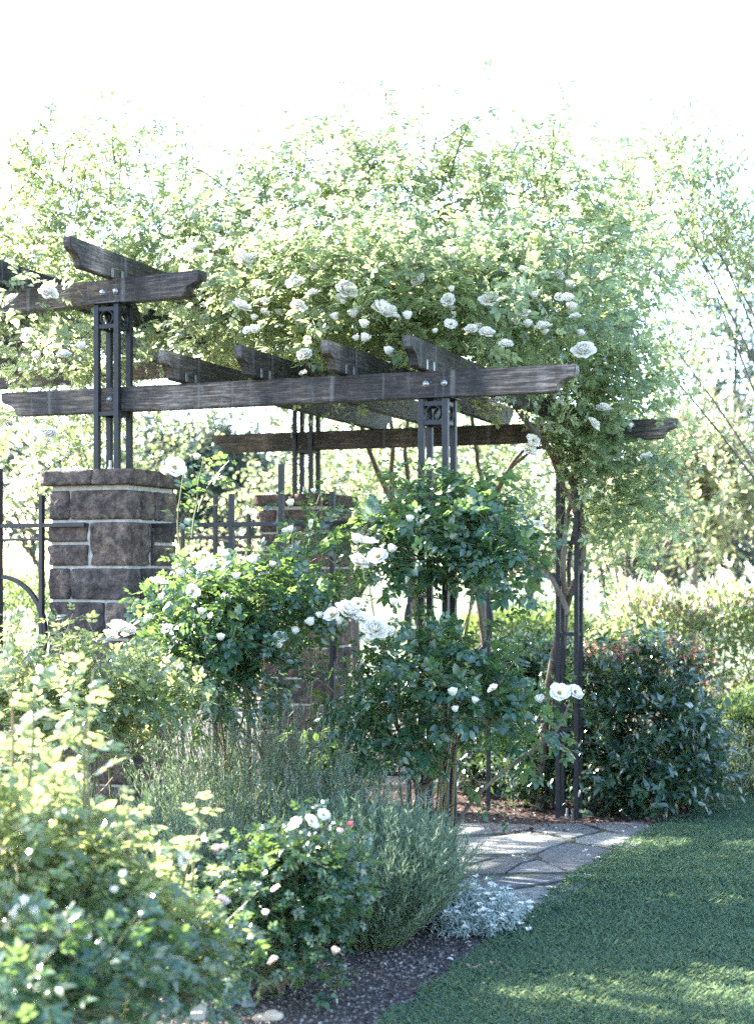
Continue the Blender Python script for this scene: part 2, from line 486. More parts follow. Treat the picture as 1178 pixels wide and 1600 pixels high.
pergola = empty("pergola", (A[0], A[1], 0), "weathered timber pergola on dark iron lattice posts, with notched beam ends", "pergola")
PO = np.array(pergola.location)

def frame_obj(name, me, origin, ang, parent):
    """object whose local x runs along the direction at angle -ang"""
    o = link(name, me, parent)
    po = PO if parent is pergola else np.zeros(3)
    o.location = tuple(np.asarray(origin, float) - po)
    o.rotation_euler = (0, 0, -ang)
    return o

# --- iron posts
def leg_mesh(h):
    bm = bmesh.new(); add_box(bm, -.0155, .0155, -.0155, .0155, 0, h, .002)
    return bm_mesh("leg", bm, M['iron'])
def ring_mesh():
    bm = bmesh.new()
    n, m = 24, 8
    vs = [[bm.verts.new(((.040 + .0065 * math.cos(b)) * math.cos(a), .012 * math.sin(b) if abs(math.sin(b)) < .8 else .012 * math.copysign(1, math.sin(b)), (.040 + .0065 * math.cos(b)) * math.sin(a))) for b in [j * 2 * math.pi / m for j in range(m)]] for a in [i * 2 * math.pi / n for i in range(n)]]
    for i in range(n):
        for j in range(m):
            bm.faces.new((vs[i][j], vs[(i + 1) % n][j], vs[(i + 1) % n][(j + 1) % m], vs[i][(j + 1) % m]))
    bmesh.ops.recalc_face_normals(bm, faces=bm.faces)
    return bm_mesh("ring", bm, M['iron'], True)
def plate_mesh(name, hw, t):
    bm = bmesh.new(); add_box(bm, -hw, hw, -hw, hw, 0, t, .002)
    return bm_mesh(name, bm, M['iron'])
RING = ring_mesh()
def iron_post(base, h, ang, ties, top=True, label=None):
    e, t = S / 2 - .0155, .011
    o = frame_obj("iron_post", None, base, ang, pergola)
    for z in ([h - .028, h - .125] if top else [h - .02]) + ties:
        bm = bmesh.new()
        for q in (-1, 1):
            add_box(bm, -e - .002, e + .002, q * S / 2 - t, q * S / 2 + t, -t, t)
            add_box(bm, q * S / 2 - t * .8, q * S / 2 + t * .8, -S / 2 + t * .5, S / 2 - t * .5, -t * .9, t * .9)
        link("cross_tie", bm_mesh("cross_tie", bm, M['iron']), o, (0, 0, z))
    if label: o["label"] = label
    lm = leg_mesh(h - .008)
    for sx in (-1, 1):
        for sy in (-1, 1):
            link("leg", lm, o, (sx * S / 2, sy * S / 2, 0.006))
    if top:
        for s in (-1, 1):
            link("ring", RING, o, (0, s * S / 2, h - .0765))
            r = link("ring", RING, o, (s * S / 2, 0, h - .0765)); r.rotation_euler = (0, 0, R(90))
    link("top_plate", plate_mesh("top_plate", S / 2 + .03, .008), o, (0, 0, h))
    bp = link("base_plate", plate_mesh("base_plate", S / 2 + .032, .008), o, (0, 0, 0))
    bm = bmesh.new()
    for s in (-1, 1):
        bmesh.ops.create_cone(bm, segments=8, radius1=.008, radius2=.008, depth=.06, cap_ends=True, matrix=Matrix.Translation((s * .02, 0, .038)))
        bmesh.ops.create_cone(bm, segments=6, radius1=.014, radius2=.014, depth=.012, cap_ends=True, matrix=Matrix.Translation((s * .02, 0, .022)))
    link("anchor_bolt", bm_mesh("anchor_bolt", bm, M['zinc']), o)
    return o

ZB, ZH = 2.44, 0.137                                # beam underside and height
ZU = 3.05
iron_post(A, ZB - .008 - A[2], TH, [.56, 1.15])
iron_post(B, ZB - .008 - B[2], TH, [.63, 1.29, 1.93])
PIER_H = 2.10
iron_post((P1[0], P1[1], PIER_H), ZU - .008 - PIER_H, TH, [ZB - PIER_H - .014])
iron_post((P2[0], P2[1], PIER_H), ZU - .008 - PIER_H, TH, [ZB - PIER_H - .014])

# --- timbers
END = [(0, 1.0), (0.004, .80), (-.001, .64), (-.012, .55), (-.035, .49), (-.062, .42), (-.082, .31), (-.092, .17), (-.096, .07), (-.115, 0.0)]
def timber(name, x0, x1, h, t, end0=True, end1=True, scale=1.0, jag=0):
    """beam along local x from x0 to x1, underside at z=0, with curved notched ends"""
    bm = bmesh.new()
    prof = []
    if end1: prof += [(x1 + dx * scale, f * h) for dx, f in END]
    else: prof += [(x1, h), (x1, 0)]
    if end0: prof += [(x0 - dx * scale, f * h) for dx, f in reversed(END)]
    else: prof += [(x0, 0), (x0, h)]
    rows = []
    for y in (-t / 2, t / 2):
        rows.append([bm.verts.new((x, y, z)) for x, z in prof])
    n = len(prof)
    bm.faces.new(rows[0]); bm.faces.new(list(reversed(rows[1])))
    for i in range(n):
        bm.faces.new((rows[0][i], rows[1][i], rows[1][(i + 1) % n], rows[0][(i + 1) % n]))
    bmesh.ops.recalc_face_normals(bm, faces=bm.faces)
    es = [e for e in bm.edges if e.calc_face_angle(0) > R(60)]
    bmesh.ops.bevel(bm, geom=es, offset=.004, segments=2, affect='EDGES')
    me = bm_mesh(name, bm, M['wood'])
    return me

def bolt_mesh():
    bm = bmesh.new()
    bmesh.ops.create_cone(bm, segments=20, radius1=.017, radius2=.017, depth=.004, cap_ends=True, matrix=Matrix.Rotation(R(90), 4, 'X') @ Matrix.Translation((0, 0, .002)))
    bmesh.ops.create_uvsphere(bm, u_segments=12, v_segments=6, radius=.011, matrix=Matrix.Translation((0, -.004, 0)))
    return bm_mesh("bolt", bm, M['zinc'], True)
BOLT = bolt_mesh()
bm = bmesh.new(); add_box(bm, -.011, .011, -.002, .002, 0, .052, .0008)
BRK = bm_mesh("bracket", bm, M['zinc'])

TB = 0.082                                          # beam thickness
def beam(centre, z, ang, x0, x1, h=ZH, t=TB, bolts=(), ends=(True, True), label=None):
    o = frame_obj("beam", timber("beam", x0, x1, h, t, *ends), (centre[0], centre[1], z), ang, pergola)
    for bx, bz in bolts:
        link("bolt", BOLT, o, (bx, -t / 2, bz))
    if label: o["label"] = label
    return o
beam(A, ZB, TH, -2.66, .735, bolts=[(-.05, .07), (.05, .07), (-1.935, .07)])
beam(B, ZB + .002, TH, -2.78, .755, bolts=[(-.05, .07), (.05, .07)])
beam(P1, ZU, TH2, -3.6, .60, bolts=[(-.045, .065), (.045, .065)])
beam(P2, ZU + .001, TH2, -3.6, .62, bolts=[(-.045, .065), (.045, .065)])
HR, TR = .150, .048
def rafter(point, z, over0, over1, br=True):
    """rafter along v through a point on the front beam"""
    o = frame_obj("rafter", timber("rafter", -over0, over1, HR, TR), (point[0], point[1], z), TH - R(90), pergola)
    if br:
        k = link("bracket", BRK, o, (-TB / 2 - .012, -TR / 2 - .003, .004))
        k = link("bracket", BRK, o, (TB / 2 + .012, -TR / 2 - .003, .004))
    return o
for t in (.065 + S / 2, .52 + .06, 1.015 + .06, 1.47 + .06):
    rafter(A + (-t + .065) * U, ZB + ZH + .002, .285, 3.15)
for t in (0.0, .72, 1.44, 2.16, 2.88):
    rafter(P1 - t * U2 + .0 * U, ZU + ZH + .002, .47 if t == 0 else .40, 3.25 - t * .09)

# --- stone piers
def rock_block(bm, x0, x1, y0, y1, z0, z1, seed, amp=.017):
    tmp = bmesh.new()
    bmesh.ops.create_cube(tmp, size=1.0)
    bmesh.ops.subdivide_edges(tmp, edges=tmp.edges, cuts=7, use_grid_fill=True)
    sx, sy, sz = x1 - x0, y1 - y0, z1 - z0
    c = Vector(((x0 + x1) / 2, (y0 + y1) / 2, (z0 + z1) / 2))
    vm = {}
    for v in tmp.verts:
        q = v.co.copy()
        p = Vector((q.x * sx, q.y * sy, q.z * sz))
        # round the arrises
        r = .012
        inn = Vector((max(-sx / 2 + r, min(sx / 2 - r, p.x)), max(-sy / 2 + r, min(sy / 2 - r, p.y)), max(-sz / 2 + r, min(sz / 2 - r, p.z))))
        d = p - inn
        if d.length > 1e-6: p = inn + d.normalized() * r * min(1.0, d.length / r)
        w = p + c
        nn = noise.noise(Vector((w.x * 9 + seed, w.y * 9, w.z * 9))) + .6 * noise.noise(Vector((w.x * 23, w.y * 23 + seed, w.z * 23)))
        dirn = Vector((1 if abs(q.x) > .49 else 0, 1 if abs(q.y) > .49 else 0, 0))
        dirn = Vector((dirn.x * math.copysign(1, q.x), dirn.y * math.copysign(1, q.y), 0))
        edge = min(1.0, (0.5 - min(abs(q.z), .5)) * 6 + .2)
        if dirn.length > 0: w += dirn.normalized() * nn * amp * edge
        vm[v] = bm.verts.new(w)
    for f in tmp.faces:
        try: bm.faces.new([vm[v] for v in f.verts])
        except ValueError: pass
    tmp.free()

def stone_pier(loc, ang, mat, label, seed):
    root = empty("stone_pier", loc, label, "stone pier", None)
    root.rotation_euler = (0, 0, -ang)
    hw = .26
    g0 = float(gz(loc[1])) - .03
    zt = PIER_H - .085 - .028
    heights = [.175, .255, .185, .21, .19, .22, .19, .2, .2, .2]
    bm = bmesh.new()
    z = zt; k = 0; rnd = random.Random(seed)
    splits = [(.26, ), (.50,), (.27, ), (.70,), (.40, ), (.6,)]
    gap = .013
    while z > g0:
        h = heights[k % len(heights)]
        z0 = z - h + gap
        d = (.13, .24, .12, .22, .15)[k % 5]
        for side in range(4):
            full = side % 2 == 0
            a, b = (-hw, hw) if full else (-hw + d + gap, hw - d - gap)
            cuts = [a] + [a + (b - a) * q for q in (splits[(k + side) % len(splits)] if full else ((.6,) if (k + side) % 3 == 1 else ()))] + [b]
            for i in range(len(cuts) - 1):
                xa = cuts[i] + (gap / 2 if i else 0); xb = cuts[i + 1] - (gap / 2 if i < len(cuts) - 2 else 0)
                bx = [(xa, xb, -hw, -hw + d), (hw - d, hw, xa, xb), (-xb, -xa, hw - d, hw), (-hw, -hw + d, -xb, -xa)][side]
                if h > .24 and i == 0 and full:
                    rock_block(bm, *bx, z0, z0 + (z - z0) * .52 - gap / 2, rnd.random() * 40)
                    rock_block(bm, *bx, z0 + (z - z0) * .52 + gap / 2, z, rnd.random() * 40)
                else:
                    rock_block(bm, *bx, z0, z, rnd.random() * 40)
        z -= h; k += 1
    bmesh.ops.recalc_face_normals(bm, faces=bm.faces)
    link("block_courses", bm_mesh("block_courses", bm, mat, True), root)
    bm = bmesh.new(); add_box(bm, -hw + .018, hw - .018, -hw + .018, hw - .018, g0, PIER_H - .087, 0)
    link("mortar", bm_mesh("mortar", bm, M['mortar']), root)
    bm = bmesh.new()
    o = .035
    for (a, b) in ((-hw - o, .03), (.036, hw + o)):
        rock_block(bm, a, b, -hw - o, hw + o, PIER_H - .088, PIER_H + .002, seed * 3 + a, .012)
    bmesh.ops.recalc_face_normals(bm, faces=bm.faces)
    link("capstone", bm_mesh("capstone", bm, mat, True), root)
    return root
stone_pier((P1[0], P1[1], 0), TH, M['stone'], "grey stone pier with pale mortar joints, nearest the camera, carrying the tall iron post", 5)
stone_pier((P2[0], P2[1], 0), TH, M['stone_red'], "reddish stone pier standing farther back behind the iron ring fence", 8)

# --- iron fences
def bar(bm, x0, x1, z0, z1, t=.012): add_box(bm, x0, x1, -t, t, z0, z1, .0015)
def ring_big(r, t=.011):
    bm = bmesh.new(); n = 64; m = 6
    vs = []
    for i in range(n):
        a = i * 2 * math.pi / n
        vs.append([bm.verts.new((rr * math.cos(a), y, rr * math.sin(a))) for rr, y in ((r - t, -t), (r + t, -t), (r + t, t), (r - t, t))])
    for i in range(n):
        for j in range(4):
            bm.faces.new((vs[i][j], vs[(i + 1) % n][j], vs[(i + 1) % n][(j + 1) % 4], vs[i][(j + 1) % 4]))
    bmesh.ops.recalc_face_normals(bm, faces=bm.faces)
    return bm_mesh("ring", bm, M['iron'])
RINGB = ring_big(.325)
def fence(origin, ang, x0, x1, units, label, g=0.0):
    root = empty("iron_fence", (origin[0], origin[1], g), label, "iron fence", "iron ring fence panels between the posts")
    root.rotation_euler = (0, 0, -ang)
    for z in (1.797, .48):
        bm = bmesh.new(); bar(bm, x0, x1, z - .012, z + .012, .012)
        link("rail", bm_mesh("rail", bm, M['iron']), root, (0, 0, -g))
    for ux in units:
        for dx, zt, t in ((0, 2.12, .0135), (-.30, 1.965, .0125), (.30, 1.965, .0125)):
            bm = bmesh.new(); add_box(bm, ux + dx - t, ux + dx + t, -t - .001, t + .001, .02 + g, zt, .0015)
            link("upright", bm_mesh("upright", bm, M['iron']), root, (0, 0, -g))
        link("ring", RINGB, root, (ux, -.0, 1.185 - g))
    return root
fence(A, TH, -1.935 + .255, -.085, [-.89], "dark iron fence with one large ring, right of the nearer stone pier")
fl = P1 - .285 * Vv
fence(fl, TH2, -2.6, -.005, [-.605, -1.805], "dark iron fence with a curved ring, at the left edge before the nearer pier")
fence(B, TH, -1.935 + .32, -.085, [-.89], "iron fence panel farther back, between the reddish pier and the rose trunk", float(gz(B[1])))
fence(P2, TH2, -3.0, -.255, [-.8, -2.0], "sunlit iron fence far behind the nearer pier, at the left", float(gz(P2[1])))

# ------------------------------------------------------------------ foliage generators
LT6 = np.array([(0, 1, 6), (1, 2, 6), (2, 3, 6), (3, 4, 6), (4, 5, 6), (5, 0, 6)])
LT2 = np.array([(0, 1, 2), (0, 2, 3)])

def leaf_geo(P, D, N, L, wr=.55, fold=.18, curl=.15, simple=False):
    """leaves: base P, direction D, up N, length L -> verts, tris"""
    P, D, N = (np.asarray(a, float) for a in (P, D, N))
    L = np.asarray(L, float).reshape(-1, 1)
    D = nrm(D); Sd = nrm(np.cross(D, N)); N = np.cross(Sd, D)
    n = len(P)
    w = L * wr * .5
    cu = curl * rng.uniform(.3, 1.6, (n, 1))
    if simple:
        V = np.stack([P, P + D * L * .5 + Sd * w + N * w * fold, P + D * L - N * L * cu, P + D * L * .5 - Sd * w - N * w * fold * .5], 1)
        T = LT2
    else:
        base = P
        r1 = P + D * L * .30 + Sd * w * .95 + N * w * fold
        r2 = P + D * L * .68 + Sd * w * .78 + N * (w * fold - L * cu * .45)
        tip = P + D * L - N * L * cu
        l2 = P + D * L * .68 - Sd * w * .78 + N * (w * fold - L * cu * .45)
        l1 = P + D * L * .30 - Sd * w * .95 + N * w * fold
        mid = P + D * L * .48 - N * L * cu * .12
        V = np.stack([base, r1, r2, tip, l2, l1, mid], 1)
        T = LT6
    k = V.shape[1]
    F = (np.arange(n)[:, None, None] * k + T[None]).reshape(-1, 3)
    return V.reshape(-1, 3), F

def compound(P, D, N, L, five=True):
    """pinnate rose leaves -> leaflet arrays (P, D, N, L)"""
    D = nrm(D); Sd = nrm(np.cross(D, N)); N = np.cross(Sd, D)
    L = np.asarray(L, float).reshape(-1, 1)
    out = [(P + D * L * .58 - N * L * .05, D - N * .15, N, L[:, 0] * .46)]
    for t, s in (((.56, .40), (.30, .34)) if five else ((.5, .40),)):
        for sg in (-1, 1):
            n = len(P)
            out.append((P + D * L * t, D * .45 + Sd * sg + N * rng.normal(-.05, .15, (n, 1)), N + Sd * sg * rng.normal(.1, .25, (n, 1)), L[:, 0] * s))
    return tuple(np.concatenate([o[i] for o in out]) for i in range(4))

def grow(start, dirs, length, nseg=6, droop=.25, wob=.12):
    P = [np.asarray(start, float)]; d = nrm(np.asarray(dirs, float))
    L = np.asarray(length, float).reshape(-1, 1)
    for i in range(nseg):
        d = nrm(d + rng.normal(0, wob, d.shape) + np.array([0, 0, -droop / nseg]))
        P.append(P[-1] + d * L / nseg)
    return np.stack(P, 1)

def along(polys, t):
    n, k, _ = polys.shape
    u = t * (k - 1); i = np.minimum(u.astype(int), k - 2); f = (u - i)[..., None]
    r = np.arange(n)[:, None]
    a, b = polys[r, i], polys[r, i + 1]
    return a + (b - a) * f, nrm(b - a)

def shoot_leaves(polys, k, leaf_len, t0=.1, up=.8, spread=.85, jit=.35, tipshrink=.45):
    """k leaves along each shoot -> (P, D, N, L)"""
    n = len(polys)
    t = np.clip(np.linspace(t0, 1.0, k)[None, :] + rng.uniform(-.04, .04, (n, k)), 0, 1)
    P, T = along(polys, t)
    ref = np.where(np.abs(T[..., 2:3]) > .9, np.array([1.0, 0, 0]), np.array([0, 0, 1.0]))
    b1 = nrm(np.cross(T, ref)); b2 = np.cross(T, b1)
    az = np.arange(k)[None, :, None] * 2.4 + rng.uniform(0, 6.28, (n, 1, 1)) + rng.normal(0, .4, (n, k, 1))
    o = np.cos(az) * b1 + np.sin(az) * b2
    D = nrm(o * spread + T * .55 + rng.normal(0, jit * .5, o.shape))
    N = nrm(np.array([0, 0, up]) + T * .35 + rng.normal(0, jit, o.shape))
    L = leaf_len * (1 - tipshrink * t ** 2) * rng.uniform(.7, 1.15, (n, k))
    f = lambda a: a.reshape(-1, 3)
    return f(P), f(D), f(N), L.ravel()

def ball(n, lo=.25, hi=1.0):
    d = nrm(rng.normal(0, 1, (n, 3)))
    r = (rng.uniform(lo ** 3, hi ** 3, (n, 1))) ** (1 / 3)
    return d * r

def blob_shoots(blobs, length, upw=.55, outw=.9, jit=.5, droop=.3, nseg=5, down_ok=.35):
    """blobs: (px, py, depth, rx_px, ry_px, rz_m, n) -> shoot polylines"""
    S_, D_ = [], []
    for (px, py, d, rx, ry, rz, n) in blobs:
        c = W(px, py, d); q = ball(n, .15, .9)
        rad = np.array((rx * d / F_PX, rz, ry * d / F_PX))
        S_.append(c + q * rad)
        D_.append(nrm(q * outw + np.array((0, 0, upw)) + rng.normal(0, jit, q.shape)))
    S_ = np.concatenate(S_); D_ = np.concatenate(D_)
    L = length * rng.uniform(.55, 1.3, len(S_))
    return grow(S_, D_, L, nseg, droop, .14)

def canes_to(root, targets, n=14, bow=.12):
    out = []
    for t in targets:
        t = np.asarray(t, float); r = np.asarray(root, float) + np.array((rng.normal(0, .04), rng.normal(0, .04), 0))
        m1 = r + (t - r) * .35 + np.array((rng.normal(0, bow), rng.normal(0, bow), abs(rng.normal(0, bow))))
        m2 = r + (t - r) * .7 + np.array((rng.normal(0, bow * .7), rng.normal(0, bow * .7), abs(rng.normal(0, bow))))
        out.append(smooth_path([r, m1, m2, t], n))
    return np.array(out)

# --- blooms
def petal_grid(phi, r0, length, width, tilt0, tilt1, cup, nu=5, nv=5, z0=0.0, ruffle=.1):
    """a cupped petal; tilt measured from the flower axis"""
    pts = []
    r, z = r0, z0
    ph = random.uniform(0, 6)
    for j in range(nv):
        v = j / (nv - 1)
        tl = tilt0 + (tilt1 - tilt0) * v
        if j:
            r += math.sin(tl) * length / (nv - 1); z += math.cos(tl) * length / (nv - 1)
        w = width * (.32 + .68 * math.sin(min(1, .15 + v * .62) * math.pi * .8)) * (1 if v < .8 else 1 - (v - .8) * 1.3)
        for i in range(nu):
            u = -1 + 2 * i / (nu - 1)
            lat = u * w * .5
            lift = cup * u * u * w * .5
            rr = r - lift * math.cos(tl) - (abs(u) ** 2) * .1 * length * (v > .9)
            zz = z + lift * math.sin(tl) + ruffle * length * .3 * v * math.sin(u * 4 + ph)
            pts.append((rr * math.cos(phi) - lat * math.sin(phi), rr * math.sin(phi) + lat * math.cos(phi), zz))
    F = [(j * nu + i, j * nu + i + 1, (j + 1) * nu + i + 1, (j + 1) * nu + i) for j in range(nv - 1) for i in range(nu - 1)]
    return np.array(pts), np.array(F)

def bloom_mesh(name, kind, mat, seed):
    random.seed(seed)
    parts = []
    if kind == 'double':
        for (n, r0, ln, wd, t0, t1, cp, z0) in ((5, .004, .020, .016, .0, -.35, .5, .012), (6, .007, .026, .022, .15, -.15, .5, .009), (8, .010, .032, .028, .5, .25, .45, .006), (9, .012, .036, .034, .95, .75, .35, .003), (9, .012, .042, .038, 1.35, 1.25, .25, 0)):
            ph0 = random.uniform(0, 6)
            for i in range(n):
                parts.append(petal_grid(ph0 + i * 6.283 / n + random.uniform(-.2, .2), r0, ln * random.uniform(.85, 1.1), wd, t0 + random.uniform(-.12, .12), t1 + random.uniform(-.15, .15), cp, z0=z0))
    elif kind == 'open':
        for (n, ln, wd, t0, t1, z0) in ((5, .043, .046, .95, 1.35, 0), (5, .034, .036, .7, 1.1, .004)):
            ph0 = random.uniform(0, 6)
            for i in range(n):
                parts.append(petal_grid(ph0 + i * 6.283 / n + random.uniform(-.15, .15), .004, ln * random.uniform(.85, 1.1), wd, t0 + random.uniform(-.15, .15), t1 + random.uniform(-.2, .2), .2, z0=z0, ruffle=.22))
    elif kind == 'cup':
        for (n, ln, wd, t0, t1, z0, r0) in ((4, .030, .022, .1, -.25, .008, .004), (5, .034, .030, .45, -.1, .004, .006), (6, .036, .036, .85, .25, 0, .008)):
            ph0 = random.uniform(0, 6)
            for i in range(n):
                parts.append(petal_grid(ph0 + i * 6.283 / n + random.uniform(-.2, .2), r0, ln, wd, t0, t1, .45, z0=z0))
    V, Q = join_quads(parts)
    if kind == 'open':
        me = tri_mesh(name, V, Q, mat)
        return me
    return tri_mesh(name, V, Q, mat)
BLOOM = {}
for k in ('double', 'open', 'cup'):
    BLOOM[k] = [bloom_mesh("rose_bloom", k, M['petal'], 20 + i) for i in range(3)]
    BLOOM[k + '_pink'] = [bloom_mesh("rose_bloom", k, M['petal_pink'], 40)]
BLOOM['cup_deep'] = [bloom_mesh("rose_bloom", 'cup', M['petal_deep'], 44)]
random.seed(5)
def stamen_mesh():
    d = ball(40, .1, 1); d[:, 2] = np.abs(d[:, 2])
    P = d * np.array((.004, .004, .0)); D = nrm(d + np.array((0, 0, .8)))
    V, F = leaf_geo(P, D, np.tile((1, 0, 0.1), (40, 1)), np.full(40, .013), .25, 0, 0, True)
    return tri_mesh("stamens", V, F, M['stamen'])
STAMEN = stamen_mesh()

def blooms(root, items, name="rose_bloom"):
    """items: (px, py, depth, radius_px, kind)"""
    rl = np.array(root.location)
    for (px, py, d, rp, kind) in items:
        me = random.choice(BLOOM[kind])
        o = link(name, me, root, W(px, py, d - .12) - rl)
        s = 1.12 * rp * d / F_PX / (.050 if kind.startswith('double') else .046 if kind.startswith('open') else .036)
        o.scale = (s, s, s)
        # face up and a little to the viewer or aside
        ax = Vector((random.uniform(-.6, .6), random.uniform(-.9, -.15), random.uniform(.35, 1.0)))
        if kind.startswith('cup'): ax = Vector((random.uniform(-.5, .5), random.uniform(-.6, .1), 1.0))
        o.rotation_euler = ax.to_track_quat('Z', 'X').to_euler()
        if kind == 'open':
            link("stamens", STAMEN, o, (0, 0, .004))

def plant(name, label, cat, root_pt, blobs, leafmat, leaf_len, length=.3, per=7, group=None, comp=True, five=True, canes=8, cane_r=.008, wr=.6, droop=.3, upw=.55, simple=False, extra=None, canemat='cane', outw=.9, bow=.12, up=.8, twig_r=.0022, jit=.5, trunk=None, foliage_name="foliage"):
    root = empty(name, root_pt, label, cat, group)
    rl = np.array(root.location)
    sh = blob_shoots(blobs, length, upw=upw, droop=droop, outw=outw, jit=jit)
    P, D, N, L = shoot_leaves(sh, per, leaf_len, up=up)
    if extra is not None:                             # long shoots of their own
        sh2 = extra
        k2 = max(6, int(np.mean(np.linalg.norm(np.diff(sh2, axis=1), axis=2).sum(1)) / .05))
        P2_, D2_, N2_, L2_ = shoot_leaves(sh2, k2, leaf_len, t0=.25)
        P, D, N, L = (np.concatenate(x) for x in ((P, P2_), (D, D2_), (N, N2_), (L, L2_)))
    if comp: P, D, N, L = compound(P, D, N, L, five)
    V, F = leaf_geo(P - rl, D, N, L, wr, simple=simple)
    link(foliage_name, tri_mesh(foliage_name, V, F, M[leafmat]), root)
    parts = [tubes(sh - rl, twig_r, twig_r * .5, 3)]
    if canes:
        idx = rng.choice(len(sh), min(canes, len(sh)), replace=False)
        cs = canes_to(root_pt, sh[idx, 0], bow=bow)
        parts.append(tubes(cs - rl, cane_r, cane_r * .35, 5))
    if extra is not None:
        parts.append(tubes(extra - rl, cane_r * .6, twig_r, 4))
    V, Q = join_quads(parts)
    link("stems", tri_mesh("stems", V, Q, M[canemat]), root)
    if trunk:
        tp = []
        for path, ra, rb in trunk:
            p = smooth_path(path, 26, .006)
            tp.append(tubes(p[None] - rl, ra, rb, 8))
        V, Q = join_quads(tp)
        link("trunk", tri_mesh("trunk", V, Q, M['bark']), root)
    return root

def to_path(*pts):
    return [W(*p) for p in pts]

# ------------------------------------------------------------------ the climbing roses over the pergola
rB = on_ground(838, 10.75)
t_main = [rB + np.array((0, 0, -.03)), W(858, 1060, 10.6), W(884, 950, 10.4), W(908, 880, 10.25), W(906, 800, 10.25), W(884, 735, 10.2), W(840, 680, 9.8), W(795, 620, 9.5), W(770, 560, 9.2)]
t_2 = [rB + np.array((.05, .03, -.03)), W(870, 1060, 10.6), W(880, 960, 10.42), W(880, 890, 10.2), W(884, 820, 10.25), W(895, 760, 10.3), W(890, 690, 10.3), W(880, 600, 10.2)]
t_3 = [W(888, 960, 10.2), W(862, 905, 10.25), W(825, 878, 10.4), W(790, 868, 10.5)]
t_4 = [rB + np.array((.1, .0, -.03)), W(884, 990, 10.5), W(890, 880, 10.4), W(898, 800, 10.3), W(905, 700, 10.2), W(915, 620, 10.1)]
t_5 = [W(900, 800, 10.2), W(880, 760, 10.2), W(850, 700, 10.1), W(800, 730, 10.3), W(770, 770, 10.5)]
root = plant("climbing_rose", "big white climbing rose over the right bay, twisted trunk at the far right post", "climbing rose", rB, [
    (390, 480, 9.0, 100, 80, .7, 110), (500, 480, 8.6, 120, 90, .7, 150), (620, 470, 8.5, 130, 100, .8, 170), (740, 480, 8.5, 120, 90, .8, 160), (850, 490, 9.0, 110, 100, .8, 150),
    (440, 400, 9.6, 150, 90, .9, 110), (620, 380, 9.6, 180, 90, 1.0, 130), (800, 380, 9.8, 160, 100, 1.0, 120), (930, 470, 10.0, 90, 100, .7, 90),
    (920, 580, 10.0, 75, 60, .45, 80), (980, 600, 10.5, 60, 60, .4, 45), (915, 720, 10.15, 45, 60, .25, 50), (975, 760, 10.4, 55, 60, .35, 42), (950, 850, 10.4, 50, 60, .3, 30),
    (800, 640, 9.6, 30, 30, .3, 6), (900, 610, 9.8, 50, 40, .3, 30), (935, 650, 9.95, 30, 40, .15, 14), (920, 700, 9.95, 45, 50, .15, 26), (1000, 800, 10.5, 50, 60, .3, 30), (430, 575, 11.2, 110, 35, .6, 70), (570, 580, 11.2, 110, 35, .6, 60),
    (420, 500, 10.8, 120, 60, .8, 130), (560, 500, 11.0, 130, 60, .8, 130), (700, 490, 11.0, 120, 60, .8, 110), (820, 520, 10.8, 100, 60, .7, 90)],
    'leaf_vine', .145, .42, 7, None, canes=0, wr=.62, droop=.5, upw=.65, canemat='cane', twig_r=.003,
    extra=grow(np.concatenate([W(px, py, d)[None] + rng.normal(0, .15, (n, 3)) for px, py, d, n in ((330, 400, 10, 10), (440, 330, 9.6, 24), (560, 300, 9.6, 28), (680, 290, 9.6, 28), (800, 330, 9.8, 28), (900, 370, 10, 22), (970, 350, 10.3, 16))]),
               nrm(np.array((0.05, 0, 1.0)) + rng.normal(0, .35, (156, 3))), rng.uniform(.35, .85, 156), 8, 1.0, .14),
    trunk=[(t_main, .032, .016), (t_2, .024, .012), (t_3, .020, .010), (t_4, .018, .010), (t_5, .018, .008)])
WB = [(462, 445, 8.0, 15, 'double'), (488, 462, 8.0, 12, 'double'), (540, 455, 7.95, 17, 'double'), (466, 480, 8.0, 12, 'double'), (598, 490, 7.9, 22, 'double'), (637, 499, 7.9, 11, 'cup'), (377, 482, 8.1, 15, 'double'), (397, 520, 8.05, 11, 'cup'),
      (476, 556, 8.0, 12, 'double'), (568, 512, 7.85, 11, 'cup'), (568, 533, 7.85, 11, 'cup'), (606, 554, 7.8, 11, 'cup'), (377, 408, 8.3, 18, 'double'), (347, 386, 8.4, 13, 'double'), (394, 405, 8.3, 11, 'double'), (290, 396, 8.5, 14, 'double'), (302, 390, 8.5, 9, 'cup'),
      (765, 470, 7.9, 15, 'double'), (798, 463, 7.9, 11, 'cup'), (848, 513, 7.95, 13, 'double'), (824, 511, 7.95, 10, 'cup'), (815, 490, 8.0, 12, 'double'), (892, 486, 8.2, 12, 'cup'), (912, 550, 8.1, 17, 'double'), (790, 540, 7.8, 11, 'double'), (760, 522, 7.85, 12, 'double'), (736, 516, 7.9, 10, 'double'), (712, 400, 8.3, 12, 'cup'),
      (700, 470, 8.0, 11, 'double'), (655, 440, 8.1, 12, 'double'), (525, 500, 8.0, 10, 'cup'), (943, 642, 9.3, 14, 'double'), (925, 664, 9.3, 12, 'double'), (778, 627, 8.9, 13, 'double'), (832, 690, 9.3, 12, 'open'), (826, 706, 9.3, 12, 'open'), (838, 820, 9.4, 11, 'open'), (985, 668, 9.6, 6, 'cup'), (905, 525, 8.3, 9, 'cup'), (870, 430, 8.6, 10, 'double'), (790, 420, 8.6, 10, 'double'), (1010, 715, 9.6, 10, 'open')]
for _ in range(30):
    WB.append((random.uniform(380, 900), random.gauss(490, 38), random.uniform(7.95, 8.3), random.uniform(6, 12), random.choice(('double', 'cup', 'cup', 'open'))))
blooms(root, WB)

